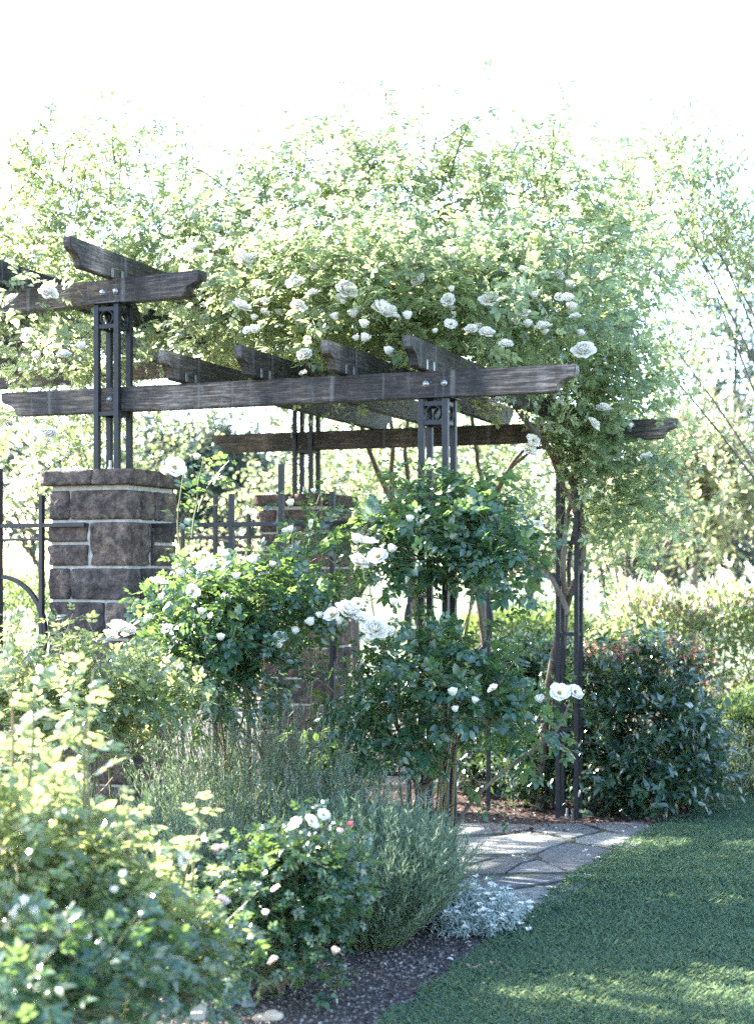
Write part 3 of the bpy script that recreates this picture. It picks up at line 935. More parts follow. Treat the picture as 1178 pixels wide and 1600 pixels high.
rL = on_ground(-60, 10.6)
root = plant("climbing_rose", "pale green climbing rose spilling over the upper left beams, dotted with white blooms", "climbing rose", rL, [
    (60, 420, 10.2, 130, 65, .6, 84), (180, 390, 10.4, 140, 65, .7, 72), (290, 390, 9.9, 100, 75, .7, 75), (20, 500, 9.9, 90, 40, .3, 32), (110, 560, 9.4, 70, 30, .3, 30), (240, 480, 10.1, 90, 35, .5, 36),
    (-80, 420, 10.4, 110, 80, .6, 44), (330, 530, 10.4, 70, 35, .4, 30), (120, 510, 12.4, 150, 50, .7, 90), (280, 500, 12.4, 110, 50, .7, 80), (40, 450, 11.0, 120, 45, .6, 80), (-70, 460, 11.2, 100, 55, .6, 80), (160, 450, 11.0, 100, 45, .6, 56), (180, 310, 10.4, 80, 50, .6, 14), (60, 320, 10.4, 120, 50, .7, 18), (90, 650, 10.8, 110, 40, .5, 30), (40, 470, 8.5, 50, 25, .12, 10), (90, 545, 8.5, 50, 25, .12, 12)],
    'leaf_vine', .14, .42, 7, None, canes=0, wr=.62, droop=.5, upw=.6, canemat='cane', twig_r=.003,
    extra=grow(np.concatenate([W(px, py, d)[None] + rng.normal(0, .15, (n, 3)) for px, py, d, n in ((20, 320, 10, 14), (100, 300, 10, 14), (190, 290, 10.2, 16), (280, 330, 10, 10))]),
               nrm(np.array((0.15, 0, 1.0)) + rng.normal(0, .35, (54, 3))), rng.uniform(.4, .85, 54), 8, .8, .1))
blooms(root, [(75, 460, 8.2, 15, 'double'), (130, 546, 8.15, 11, 'cup'), (100, 556, 8.15, 11, 'double'), (80, 680, 8.6, 11, 'double'), (20, 470, 8.2, 12, 'double'), (45, 525, 8.2, 12, 'open'), (60, 560, 8.2, 10, 'cup')])

# stems of the shrub behind, seen under the beams
rS = on_ground(690, 12.4)
root = plant("tall_shrub", "tall bare stemmed shrub with bright yellow green leaves behind the pergola", "shrub", rS, [
    (560, 760, 12.6, 120, 80, .6, 80), (700, 740, 12.8, 140, 80, .7, 90), (800, 780, 12.6, 110, 80, .6, 70), (650, 660, 12.8, 220, 60, .8, 70), (840, 700, 12.4, 90, 80, .6, 40)], 'leaf_vine', .10, .5, 8, None, canes=6, cane_r=.012, wr=.62, comp=False, droop=.5,
    trunk=[([rS, W(640, 850, 12.2), W(610, 780, 12.0), W(575, 700, 11.8), W(560, 640, 11.6)], .03, .016),
           ([rS + np.array((.1, 0, 0)), W(625, 850, 12.2), W(612, 760, 12.1), W(613, 690, 12), W(610, 640, 12)], .028, .016),
           ([rS + np.array((.2, 0, 0)), W(655, 860, 12.2), W(643, 790, 12.1), W(634, 720, 12), W(636, 650, 12)], .026, .016),
           ([rS + np.array((.4, 0, 0)), W(752, 850, 12), W(757, 780, 11.8), W(745, 710, 11.6), W(738, 650, 11.5)], .026, .016),
           ([rS + np.array((.5, 0, 0)), W(740, 860, 12), W(765, 790, 11.8), W(800, 725, 11.6), W(835, 690, 11.5)], .026, .014)])

# ------------------------------------------------------------------ roses at the near post
rA = on_ground(690, 7.38)
root = plant("climbing_rose", "dark teal leaved climbing rose wrapped round the near iron post, few blooms", "climbing rose", rA, [
    (665, 860, 7.3, 75, 60, .28, 58), (750, 850, 7.3, 70, 60, .26, 52), (705, 800, 7.4, 75, 32, .2, 32), (580, 860, 7.25, 45, 40, .2, 12), (790, 890, 7.25, 45, 40, .2, 20), (660, 920, 7.3, 60, 20, .2, 14)],
    'leaf_rose', .15, .20, 5, None, canes=4, cane_r=.009, wr=.62, canemat='cane', bow=.05,
    extra=grow(np.array([W(680, 800, 7.4), W(720, 810, 7.4), W(800, 870, 7.3), W(540, 880, 7.3), W(560, 930, 7.2), W(620, 790, 7.4), W(760, 800, 7.35)]), np.array([(-.1, 0, 1.0), (.1, 0, 1), (1, -.1, .3), (-.6, 0, .8), (-.5, -.1, .9), (-.2, 0, 1), (.5, 0, .9)]), np.array([.22, .2, .25, .3, .25, .2, .25]), 7, .5, .1))
blooms(root, [(592, 872, 7.0, 17, 'open'), (575, 850, 7.05, 14, 'open'), (560, 880, 7.0, 15, 'double'), (556, 848, 7.05, 12, 'cup'), (610, 862, 7.0, 10, 'cup'), (455, 832, 7.3, 9, 'cup'), (488, 818, 7.2, 6, 'cup'), (640, 815, 7.1, 9, 'cup'), (614, 945, 6.95, 9, 'cup')])

rA2 = on_ground(652, 7.32)
tA = [rA2 + np.array((0, 0, -.03)), W(650, 1300, 7.3), W(660, 1235, 7.25), W(690, 1180, 7.2), (W(700, 1120, 7.2))]
tA2 = [W(655, 1250, 7.28), W(640, 1190, 7.2), W(618, 1130, 7.15)]
tA3 = [on_ground(688, 7.15), W(700, 1320, 7.12), W(740, 1250, 7.05), W(800, 1195, 6.98), W(860, 1150, 6.9), W(888, 1105, 6.85)]
root = plant("shrub_rose", "dark green rose on a gnarled stem at the foot of the near post", "rose bush", rA2, [
    (640, 1095, 7.1, 100, 60, .32, 46), (580, 1130, 7.1, 60, 45, .3, 32), (745, 1085, 7.05, 80, 50, .26, 42), (690, 1040, 7.2, 80, 25, .25, 24), (800, 1125, 7.0, 60, 38, .2, 24), (560, 1180, 7.1, 50, 25, .22, 12), (600, 1040, 7.15, 40, 25, .2, 10), (610, 1165, 7.1, 70, 25, .25, 14)],
    'leaf_rose', .15, .21, 5, None, canes=4, cane_r=.008, wr=.62, canemat='cane', bow=.08,
    extra=grow(np.array([W(520, 1080, 7.0), W(500, 1050, 7.0), W(850, 1150, 6.9), W(720, 1060, 7.0), W(770, 1080, 7.0), W(700, 1260, 7.05), W(470, 1140, 7.0)]), np.array([(-.7, -.1, .9), (-.5, -.1, 1), (.5, -.2, -.1), (.1, 0, 1), (.4, 0, .8), (.6, -.2, .3), (-1, -.1, .2)]), np.array([.35, .3, .16, .25, .25, .3, .25]), 7, .8, .1),
    trunk=[(tA, .030, .012), (tA2, .018, .008), (tA3, .012, .005)])
blooms(root, [(873, 1085, 6.8, 16, 'open'), (897, 1082, 6.82, 13, 'open'), (903, 1090, 6.8, 9, 'cup'), (844, 1097, 6.85, 10, 'cup'), (708, 1087, 6.75, 11, 'cup'), (542, 958, 6.85, 20, 'double'), (520, 962, 6.88, 14, 'open'), (562, 968, 6.85, 14, 'open'), (585, 985, 6.8, 20, 'double'), (605, 992, 6.82, 14, 'open'), (487, 977, 6.9, 11, 'cup'), (440, 998, 6.9, 13, 'open'), (437, 1012, 6.9, 9, 'cup'), (712, 1112, 6.75, 8, 'cup'), (460, 990, 6.9, 9, 'cup'), (560, 945, 6.85, 12, 'open'), (530, 975, 6.85, 10, 'cup'), (572, 1004, 6.8, 10, 'cup'), (740, 1098, 6.75, 8, 'cup'), (770, 1078, 6.75, 9, 'open'), (500, 965, 6.9, 8, 'cup')])

rC2 = on_ground(500, 7.75)
root = plant("rose_shoot", "slim young rose with sparse leaves and spent flower sprays before the reddish pier", "rose", rC2, [
    (490, 900, 7.7, 50, 50, .15, 16), (480, 840, 7.7, 35, 45, .12, 9), (515, 860, 7.7, 30, 40, .12, 7)], 'leaf_rose', .13, .24, 5, None, canes=6, cane_r=.006, bow=.05, wr=.62,
    extra=grow(np.array([W(485, 850, 7.7), W(500, 840, 7.7), W(530, 850, 7.7)]), np.array([(0, 0, 1), (.15, 0, 1), (.3, 0, 1)]), np.array([.3, .3, .25]), 7, .1, .08))
blooms(root, [(447, 834, 7.6, 8, 'cup'), (456, 790, 7.6, 9, 'cup'), (490, 770, 7.6, 6, 'cup')])

rC = on_ground(390, 7.1)
root = plant("shrub_rose", "leafy shrub rose in front of the ring fence, its left side bright in the sun", "rose bush", rC, [
    (415, 948, 7.05, 85, 45, .3, 54), (330, 960, 6.95, 70, 45, .3, 50), (465, 955, 7.15, 40, 40, .2, 24), (345, 1005, 6.9, 80, 40, .3, 46), (285, 965, 6.95, 45, 45, .25, 28), (270, 1040, 6.8, 60, 30, .25, 24), (320, 1080, 6.95, 70, 40, .25, 30), (375, 1055, 7.0, 40, 40, .2, 20)],
    'leaf_rose', .135, .20, 6, None, canes=12, cane_r=.008, wr=.62,
    extra=grow(np.array([W(285, 870, 7.2), W(300, 840, 7.2), W(310, 800, 7.2), W(370, 990, 6.8), W(400, 1000, 6.8)]), np.array([(-.1, 0, 1), (.1, 0, 1), (.15, 0, 1), (.2, -.1, 1), (.1, -.1, 1)]), np.array([.45, .4, .3, .3, .25]), 8, .1, .08))
blooms(root, [(272, 733, 7.15, 17, 'open'), (262, 742, 7.15, 10, 'cup'), (307, 718, 7.15, 8, 'cup'), (304, 872, 7.05, 10, 'open'), (325, 886, 6.75, 15, 'double'), (398, 880, 6.85, 12, 'cup'), (248, 913, 6.75, 15, 'open'), (253, 938, 6.75, 9, 'cup'), (188, 985, 6.6, 19, 'double'), (172, 995, 6.62, 13, 'open'), (204, 990, 6.62, 13, 'open'), (272, 1053, 6.55, 18, 'open'), (232, 970, 6.7, 9, 'cup'), (350, 872, 6.9, 9, 'cup'), (300, 925, 6.7, 12, 'open'), (280, 900, 6.7, 9, 'cup'), (315, 960, 6.65, 9, 'cup'), (370, 905, 6.75, 9, 'cup'), (262, 985, 6.6, 10, 'open'), (345, 1000, 6.55, 9, 'cup'), (425, 885, 6.85, 7, 'cup')])

rD = on_ground(110, 6.5)
plant("shrub_rose", "broad pale leaved rose bush growing below the nearer stone pier at left", "rose bush", rD, [
    (20, 1070, 6.3, 90, 30, .35, 60), (180, 1085, 6.3, 90, 25, .3, 50), (100, 1110, 6.1, 140, 35, .4, 70), (-40, 1080, 6.2, 80, 50, .35, 40), (230, 1100, 6.4, 80, 30, .3, 40), (60, 1180, 6.0, 160, 50, .4, 40)],
    'leaf_pale', .115, .20, 6, None, canes=14, cane_r=.008, wr=.55,
    extra=grow(np.concatenate([W(px, py, 6.2)[None] for px, py in ((20, 1030), (60, 1030), (115, 1040), (130, 1040), (90, 1030), (230, 1060), (160, 1060))]), nrm(np.array((0.1, 0, 1.0)) + rng.normal(0, .2, (7, 3))), rng.uniform(.15, .28, 7), 6, .2, .08))

# ------------------------------------------------------------------ foreground roses
rE = on_ground(70, 4.35)
root = plant("shrub_rose", "large sunlit yellow green rose bush filling the near left corner", "rose bush", rE, [
    (30, 1300, 4.2, 100, 55, .35, 56), (110, 1390, 4.2, 110, 55, .35, 60), (40, 1430, 4.0, 130, 70, .4, 50), (-70, 1270, 4.1, 80, 80, .35, 36), (215, 1450, 4.4, 80, 45, .28, 40), (160, 1480, 4.2, 120, 55, .35, 40), (40, 1520, 3.9, 130, 55, .35, 28), (290, 1490, 4.6, 55, 35, .22, 26)],
    'leaf_pale', .14, .20, 4, None, canes=16, cane_r=.008, wr=.58,
    extra=grow(np.concatenate([W(px, py, d)[None] for px, py, d in ((140, 1280, 4.1), (130, 1300, 4.1), (45, 1230, 4.0), (20, 1200, 4.0), (285, 1390, 4.5), (300, 1400, 4.5), (90, 1270, 4.2), (200, 1370, 4.2))]), nrm(np.array((0.06, 0, 1.0)) + rng.normal(0, .08, (8, 3))), np.array([.42, .34, .38, .3, .3, .24, .3, .22]), 8, .1, .05))
blooms(root, [(36, 1415, 3.7, 13, 'open'), (52, 1428, 3.7, 10, 'cup'), (24, 1432, 3.7, 9, 'cup'), (340, 1330, 4.5, 9, 'cup_pink'), (348, 1408, 4.55, 11, 'open_pink'), (195, 1370, 3.9, 9, 'cup'), (290, 1345, 4.4, 12, 'open'), (300, 1420, 4.5, 6, 'cup_deep'), (180, 1395, 3.9, 9, 'cup'), (140, 1470, 3.8, 10, 'cup')])

rE2 = on_ground(60, 3.95)
plant("shrub_rose", "shaded blue green rose bush at the very bottom left, out of focus", "rose bush", rE2, [
    (40, 1545, 3.6, 120, 55, .3, 55), (160, 1530, 3.9, 100, 50, .3, 45), (-30, 1600, 3.5, 100, 60, .3, 30), (260, 1500, 4.4, 90, 45, .25, 45), (120, 1610, 3.7, 100, 40, .25, 18)],
    'leaf_rose', .11, .22, 5, None, canes=10, cane_r=.007, wr=.58)

rH = on_ground(440, 5.42)
root = plant("shrub_rose", "small rounded rose bush with a few pink blooms beside the soil strip", "rose bush", rH, [
    (480, 1350, 5.35, 65, 32, .18, 55), (515, 1405, 5.35, 50, 45, .18, 50), (420, 1410, 5.35, 70, 42, .2, 55), (450, 1365, 5.4, 60, 30, .18, 40), (380, 1430, 5.3, 60, 50, .2, 36), (440, 1460, 5.3, 80, 40, .18, 22), (500, 1470, 5.3, 40, 40, .12, 14), (450, 1530, 5.25, 70, 25, .12, 9), (360, 1500, 5.2, 50, 30, .15, 14)],
    'leaf_rose', .088, .16, 6, None, canes=16, cane_r=.006, wr=.6, bow=.05,
    trunk=[([rH, W(445, 1500, 5.35), W(452, 1430, 5.35), W(470, 1370, 5.35)], .012, .005), ([rH, W(470, 1490, 5.33), W(490, 1450, 5.33)], .008, .004)])
blooms(root, [(549, 1291, 5.2, 7, 'cup_deep'), (522, 1490, 5.1, 9, 'cup_pink'), (428, 1502, 5.1, 9, 'double_pink'), (432, 1390, 5.1, 9, 'open_pink'), (485, 1285, 5.2, 13, 'open'), (462, 1290, 5.2, 12, 'open'), (505, 1275, 5.25, 10, 'open'), (415, 1430, 5.1, 8, 'cup'), (350, 1328, 5.1, 8, 'cup_pink'), (530, 1302, 5.2, 7, 'cup_pink')])

# ------------------------------------------------------------------ lavender and the silver plant
def lavender(px, d, rx, rd, h, label, n=320, spikes=60, lean=(0, 0), spike_h=.25, lw=.17):
    c = on_ground(px, d)
    root = empty("lavender", c, label, "lavender", "lavender clumps in the bed")
    a = rng.uniform(0, 6.283, n); r = np.sqrt(rng.uniform(0, 1, n))
    q = np.stack([np.cos(a) * r, np.sin(a) * r, np.zeros(n)], -1)
    st = q * np.array((rx * .55, rd * .55, 0))
    D = nrm(q * np.array((.75, .75, 0)) + np.array((lean[0], lean[1], 1.0)) + rng.normal(0, .14, (n, 3)))
    ln = h * np.sqrt(np.clip(1.08 - .45 * r ** 2, .2, 2)) * rng.uniform(.7, 1.12, n)
    sh = grow(st, D, ln, 7, -.15, .07)
    P, Dl, N, L = shoot_leaves(sh, 30, .044, t0=.15, up=.3, spread=.5, jit=.25, tipshrink=.2)
    V, F = leaf_geo(P, nrm(Dl + np.array((0, 0, .55))), N, L, lw, 0, .08, True)
    link("foliage", tri_mesh("foliage", V, F, M['leaf_lav']), root)
    V, Q = tubes(sh, .0022, .001, 3)
    if spikes:
        i = rng.choice(n, spikes)
        s2 = grow(sh[i, 4], nrm(D[i] * .7 + np.array((0, 0, .7)) + rng.normal(0, .15, (spikes, 3))), spike_h * rng.uniform(.6, 1.2, spikes), 5, .1, .05)
        V2, Q2 = tubes(s2, .0016, .0012, 3)
        V, Q = join_quads([(V, Q), (V2, Q2)])
        t = s2[:, -2:, :]
        P, Dl, N, L = shoot_leaves(np.stack([t[:, 0], (t[:, 0] + t[:, 1]) / 2, t[:, 1]], 1), 14, .012, t0=0, up=.2, spread=.7)
        Vf, Ff = leaf_geo(P, Dl, N, L, .5, .1, .1, True)
        tag(link("flower_spikes", tri_mesh("flower_spikes", Vf, Ff, M['lav_flower']), root), kind='stuff')
    link("stems", tri_mesh("stems", V, Q, M['lav_stem']), root)
    return root
lavender(572, 6.15, .31, .38, .56, "dense green lavender mound arching over the soil, before the near post", 900, 40, (.05, -.1), .14, .2)
lavender(515, 6.6, .40, .38, .60, "lavender with pale spikes just behind the small pink rose bush", 430, 130, (.05, 0), .32)
lavender(400, 6.9, .44, .36, .92, "tall lavender with upright stems left of the ring fence", 440, 190, (.1, 0), .42)
lavender(320, 6.35, .40, .35, .62, "shaded lavender between the near left rose and the tall lavender", 520, 70, (0, 0), .28)
lavender(205, 5.9, .36, .32, .60, "lavender half hidden behind the sunlit near left rose bush", 460, 70, (0, 0), .25)

def silver_plant():
    c = on_ground(735, 6.40)
    root = empty("silver_plant", c, "low silver leaved plant with tiny white flowers at the path's near edge", "plant")
    n = 420
    a = rng.uniform(0, 6.283, n); r = np.sqrt(rng.uniform(0, 1, n))
    q = np.stack([np.cos(a) * r, np.sin(a) * r, np.zeros(n)], -1)
    st = q * np.array((.155, .17, 0)) + np.array((0, 0, .01))
    D = nrm(q + np.array((0, 0, .8)) + rng.normal(0, .25, (n, 3)))
    sh = grow(st, D, .17 * np.sqrt(1.1 - .5 * r ** 2) * rng.uniform(.7, 1.2, n), 5, .1, .14)
    P, Dl, N, L = shoot_leaves(sh, 14, .048, t0=.1, up=.4, spread=.8)
    V, F = leaf_geo(P, Dl, N, L, .2, .1, .3)
    link("foliage", tri_mesh("foliage", V, F, M['leaf_silver']), root)
    i = rng.choice(n, 110)
    tip = sh[i, -1]
    k = 6
    Pf = np.repeat(tip, k, 0); az = np.tile(np.arange(k) * 6.283 / k, len(tip))
    Df = np.stack([np.cos(az), np.sin(az), np.full(len(az), .25)], -1) + rng.normal(0, .2, (len(az), 3))
    V, F = leaf_geo(Pf, Df, np.tile((0, -.4, 1.0), (len(az), 1)), np.full(len(az), .017), .8, .1, .1, True)
    tag(link("flowers", tri_mesh("flowers", V, F, M['petal']), root), kind='stuff')
    V, Q = tubes(sh, .0014, .001, 3)
    link("stems", tri_mesh("stems", V, Q, M['leaf_silver']), root)
silver_plant()

# ------------------------------------------------------------------ shrubs and hedges on the right
rP = on_ground(1000, 10.6)
root = plant("evergreen_shrub", "dark glossy evergreen shrub beside the far right post, red young shoots on top", "shrub", rP, [
    (1000, 1150, 10.45, 120, 105, .5, 300), (940, 1180, 10.75, 60, 80, .25, 110), (1080, 1170, 10.8, 50, 85, .4, 130), (1000, 1050, 10.6, 115, 45, .45, 190), (920, 1110, 10.8, 50, 80, .25, 80), (975, 1240, 10.4, 70, 25, .25, 60), (1080, 1210, 10.6, 50, 40, .3, 60), (1010, 1230, 10.2, 80, 30, .3, 60)],
    'leaf_photinia', .098, .22, 9, None, comp=False, canes=18, cane_r=.010, wr=.42, droop=.1, upw=.45)
sh = blob_shoots([(1010, 1025, 10.5, 110, 22, .4, 70), (1070, 1060, 10.6, 55, 40, .3, 26), (950, 1030, 10.4, 60, 20, .3, 20)], .14)
P, D, N, L = shoot_leaves(sh, 7, .04)
V, F = leaf_geo(P - np.array(root.location), D, N, L, .4)
link("red_shoots", tri_mesh("red_shoots", V, F, M['leaf_red']), root)

rP2 = on_ground(835, 10.95)
plant("evergreen_shrub", "small glossy evergreen left of the far right post, low on the mulch", "shrub", rP2, [
    (820, 1195, 10.85, 50, 55, .25, 90), (880, 1160, 10.9, 45, 75, .2, 100), (860, 1225, 10.75, 50, 25, .15, 40), (840, 1120, 11.0, 50, 50, .25, 60)], 'leaf_photinia', .088, .2, 8, None, comp=False, canes=8, cane_r=.008, wr=.40, droop=.1)

rQ = on_ground(830, 12.0)
root = plant("hedge_shrub", "dark leafy shrub with reddish tips seen through the pergola behind the rose trunk", "shrub", rQ, [
    (820, 1050, 12.0, 60, 50, .5, 170), (760, 1080, 12.0, 60, 50, .5, 130), (880, 1060, 12.1, 60, 60, .5, 140), (820, 1120, 11.8, 100, 50, .4, 150), (700, 1100, 12.1, 90, 60, .5, 120), (830, 1180, 11.6, 100, 40, .3, 120), (740, 1190, 11.6, 80, 40, .3, 90)], 'leaf_photinia', .095, .24, 10, None, comp=False, canes=10, wr=.45, upw=.4, simple=True)

def hedge(px0, px1, pyt, d, depth, label, mat, leaf, n, name="hedge", arch=.25, bumps=.06, topmat=None, cat="hedge", group=None):
    """clipped or loose hedge: leaves through a long rounded block"""
    a, b = W(px0, pyt, d), W(px1, pyt, d)
    g = float(gz(d)); h = a[2] - g
    root = empty(name, ((a[0] + b[0]) / 2, d, g), label, cat, group)
    hw = (b[0] - a[0]) / 2
    u = rng.uniform(-1, 1, n); ph = rng.uniform(-.15 * math.pi, 1.0 * math.pi, n)   # around the block's front, top and back
    rad = rng.uniform(.80, 1.0, n)
    sup = lambda v, e: np.sign(v) * np.abs(v) ** e
    y = -sup(np.cos(ph), .5) * depth / 2 * rad
    z = np.clip(sup(np.sin(ph), .5), -.2, 1) * rad
    z = np.where(z < .0, rng.uniform(0, .5, n), z) * h
    endf = np.clip((1 - np.abs(u)) * hw / .35, 0, 1) ** .5
    z = z * (1 - arch * (1 - endf))
    lump = np.array([noise.noise(Vector((uu * hw * 1.6, zz * 1.6, d))) for uu, zz in zip(u, z)])
    y *= (.55 + .45 * endf)
    P = np.stack([u * hw, y + lump * bumps * 2, z + lump * bumps * 2], -1)
    D = nrm(np.stack([u * .3, -np.cos(ph), np.sin(ph) + .4], -1) + rng.normal(0, .6, (n, 3)))
    N = nrm(np.array((0, 0, .8)) + rng.normal(0, .5, (n, 3)))
    V, F = leaf_geo(P, D, N, leaf * rng.uniform(.6, 1.2, n), .5, .2, .15, True)
    link("foliage", tri_mesh("foliage", V, F, M[mat]), root)
    if topmat:
        sel = np.where(z > h * .8)[0]
        sel = sel[rng.random(len(sel)) < .35]
        V, F = leaf_geo(P[sel] + np.array((0, 0, .03)), D[sel] + np.array((0, 0, .6)), N[sel], leaf * .8 * np.ones(len(sel)), .5, .2, .15, True)
        link("young_tips", tri_mesh("young_tips", V, F, M[topmat]), root)
    # a woody core of stems
    k = 60
    sx = rng.uniform(-.95, .95, k) * hw
    st = np.stack([sx, rng.uniform(-.3, .3, k) * depth, np.zeros(k)], -1)
    sh = grow(st, nrm(np.array((0, 0, 1.0)) + rng.normal(0, .2, (k, 3))), h * rng.uniform(.6, .9, k), 4, 0, .1)
    V, Q = tubes(sh, .012, .004, 4)
    link("stems", tri_mesh("stems", V, Q, M['bark']), root)
    return root
hedge(1120, 1330, 1065, 11.9, 1.3, "low clipped green hedge at the right edge beyond the lawn", 'leaf_box', .035, 26000, topmat=None)
hedge(915, 1420, 918, 14.2, 1.5, "loose sunlit hedge with pinkish tips right of the far post", 'leaf_hedge', .095, 11000, arch=.5, bumps=.14, topmat='petal_pink')
hedge(720, 930, 945, 19.5, 1.6, "dark clipped hedge far off between the two right posts", 'leaf_box', .09, 6000)
hedge(-330, 470, 890, 13.2, 1.2, "dark clipped hedge beyond the iron fence, between and left of the stone piers", 'leaf_box', .06, 14000)
lavender(790, 13.6, .55, .4, .68, "pale flowering lavender far behind, between the two right posts", 200, 130, (0, 0), .3)
lavender(1135, 11.4, .22, .2, .55, "small pale lavender between the evergreen shrub and the clipped hedge", 90, 70, (0, 0), .25)
lavender(300, 12.6, .6, .4, .8, "pale pinkish lavender beyond the fence, left of the nearer pier", 150, 110, (-4.0, 0), .3).location.x = -3.0

# ------------------------------------------------------------------ trees
def tree(px, d, pyt, crown, n, leafmat, leaf, label, name="tree", cat="tree", group=None, trunk_r=.09, per=9, length=.9, simple=True, upw=.5, comp=False, wr=.6, twig_r=.006, limbs=22):
    base = on_ground(px, d)
    root = empty(name, base, label, cat, group)
    rl = np.array(root.location)
    blobs = [(a, b, d + dd, rx, ry, rz, max(3, int(n * w))) for (a, b, dd, rx, ry, rz, w) in crown]
    sh = blob_shoots(blobs, length, upw=upw, droop=.3)
    P, D, N, L = shoot_leaves(sh, per, leaf, t0=.05)
    if comp: P, D, N, L = compound(P, D, N, L, True)
    V, F = leaf_geo(P - rl, D, N, L, wr, simple=simple)
    link("crown", tri_mesh("crown", V, F, M[leafmat]), root)
    parts = []
    top = W(crown[0][0], crown[0][1], d)
    mid = (base + top) / 2 + np.array((rng.normal(0, .1), 0, 0))
    tr = smooth_path([base - np.array((0, 0, .05)), (base * .6 + top * .4) + rng.normal(0, .06, 3), mid, top], 14)
    parts.append(tubes(tr[None] - rl, trunk_r, trunk_r * .35, 7))
    idx = rng.choice(len(sh), min(limbs, len(sh)), replace=False)
    cs = []
    for i in idx:
        s = tr[rng.integers(5, 12)]
        e = sh[i, 2]
        cs.append(smooth_path([s, s + (e - s) * .5 + np.array((0, 0, .1)), e], 8))
    parts.append(tubes(np.array(cs) - rl, trunk_r * .3, trunk_r * .06, 4))
    parts.append(tubes(sh - rl, twig_r, twig_r * .4, 3))
    V, Q = join_quads(parts)
    link("trunk", tri_mesh("trunk", V, Q, M['bark_tree']), root)
    return root

# the young tree at the right edge
tree(1330, 11.6, 180, [(1230, 420, 0, 60, 80, .5, .08), (1090, 330, .2, 60, 60, .5, .15), (960, 470, 0, 60, 90, .5, .14), (1020, 420, 0, 70, 80, .6, .17), (1000, 300, .2, 60, 80, .5, .16), (1130, 430, .3, 60, 45, .5, .13), (1060, 560, .2, 70, 40, .5, .07), (1060, 680, .3, 90, 35, .5, .07), (1130, 730, .4, 60, 35, .5, .05), (1060, 260, .2, 60, 50, .5, .10), (1130, 360, .3, 60, 40, .5, .10)], 500, 'leaf_vine', .072,
     "young pale tree with arching twigs rising behind the right end of the pergola", length=.6, per=14, simple=False, upw=.8, trunk_r=.04, wr=.45, twig_r=.003, limbs=7)
tree(-738, 9.1, 100, [(-738, -190, 0, 130, 130, .5, .7), (-716, -110, 0, 100, 90, .5, .3)], 130, 'leaf_tree', .11, "tall slim tree added out of view at left to shade the lawn", length=.45, per=13, trunk_r=.10)  # added unseen tree, placed and shaped only to block sun from the near lawn
# sunlit trees and shrubs in the middle distance
MID = [
    (170, 16.0, [(170, 680, 0, 130, 60, 1.0, .5), (60, 700, 0, 130, 60, 1.0, .3), (120, 780, -.5, 140, 60, .8, .3)], 200, "sunlit pale green tree low behind the nearer stone pier"),
    (560, 18.0, [(560, 720, 0, 130, 70, 1.2, .4), (470, 780, 0, 100, 70, 1.0, .3), (620, 800, 0, 120, 60, 1.0, .3)], 190, "bright green bushy tree behind the reddish pier"),
    (760, 17.0, [(760, 740, 0, 120, 80, 1.2, .5), (860, 760, .5, 100, 80, 1.0, .3), (680, 800, 0, 100, 60, 1.0, .3)], 200, "bright green tree between the two right hand posts"),
    (410, 20.0, [(415, 790, 0, 45, 50, .8, .6), (270, 860, 0, 70, 25, .8, .4)], 70, "pale shrubby tree low in the gap right of the nearer pier"),
    (980, 17.5, [(980, 830, 0, 90, 50, 1.0, .5), (1060, 820, 0, 80, 40, 1.0, .3)], 100, "low sunlit tree right of the rose trunk, above the loose hedge"),
]
for px, d, crown, n, lab in MID:
    tree(px, d, 600, crown, n, 'leaf_tree', .11, lab, group="sunlit trees behind the pergola", length=.8, per=11, trunk_r=.08)
FAR = [
    (300, 42, 'leaf_far', [(300, 730, 0, 80, 40, 2.5, .5), (340, 790, 0, 90, 60, 2.5, .5), (240, 800, 0, 70, 50, 2, .3)], 420, "dark blue green tree far away, right of the nearer pier"),
    (60, 46, 'leaf_far', [(60, 760, 0, 130, 90, 3, .6), (-40, 700, 0, 120, 110, 3, .4)], 200, "dark far tree behind the left fence"),
    (470, 50, 'leaf_far', [(470, 790, 0, 120, 70, 3, .6), (560, 800, 0, 110, 70, 3, .4)], 200, "dark far tree low behind the reddish pier"),
    (830, 44, 'leaf_far', [(830, 850, 0, 90, 50, 2.5, .6), (760, 840, 0, 90, 60, 2.5, .4)], 190, "dark blue green tree far away between the right posts"),
    (1150, 48, 'leaf_far', [(1150, 480, 0, 70, 90, 2.5, .35), (1110, 600, 0, 100, 80, 2.5, .35), (1170, 720, 0, 110, 90, 3, .5)], 220, "tall dark far tree at the right edge, showing sky through it"),
    (1050, 38, 'leaf_far', [(1050, 800, 0, 90, 60, 2.5, .5), (1000, 850, 0, 90, 40, 2.5, .4), (1120, 850, 0, 80, 40, 2, .3)], 210, "dark far tree above the loose hedge at right"),
    (1080, 32, 'leaf_gold', [(1080, 730, 0, 70, 40, 1.5, .4), (1060, 780, 0, 80, 30, 1.5, .3), (1140, 790, 0, 90, 60, 2, .5)], 170, "golden tan tree far off at right, in layered boughs"),
    (640, 55, 'leaf_far', [(640, 810, 0, 140, 60, 3, 1)], 150, "dark far tree in the middle distance behind the near post"),
]
for px, d, mat, crown, n, lab in FAR:
    tree(px, d, 600, crown, n, mat, .34, lab, name="far_tree", group="far trees round the garden", length=2.0, per=12, trunk_r=.13, twig_r=.02)

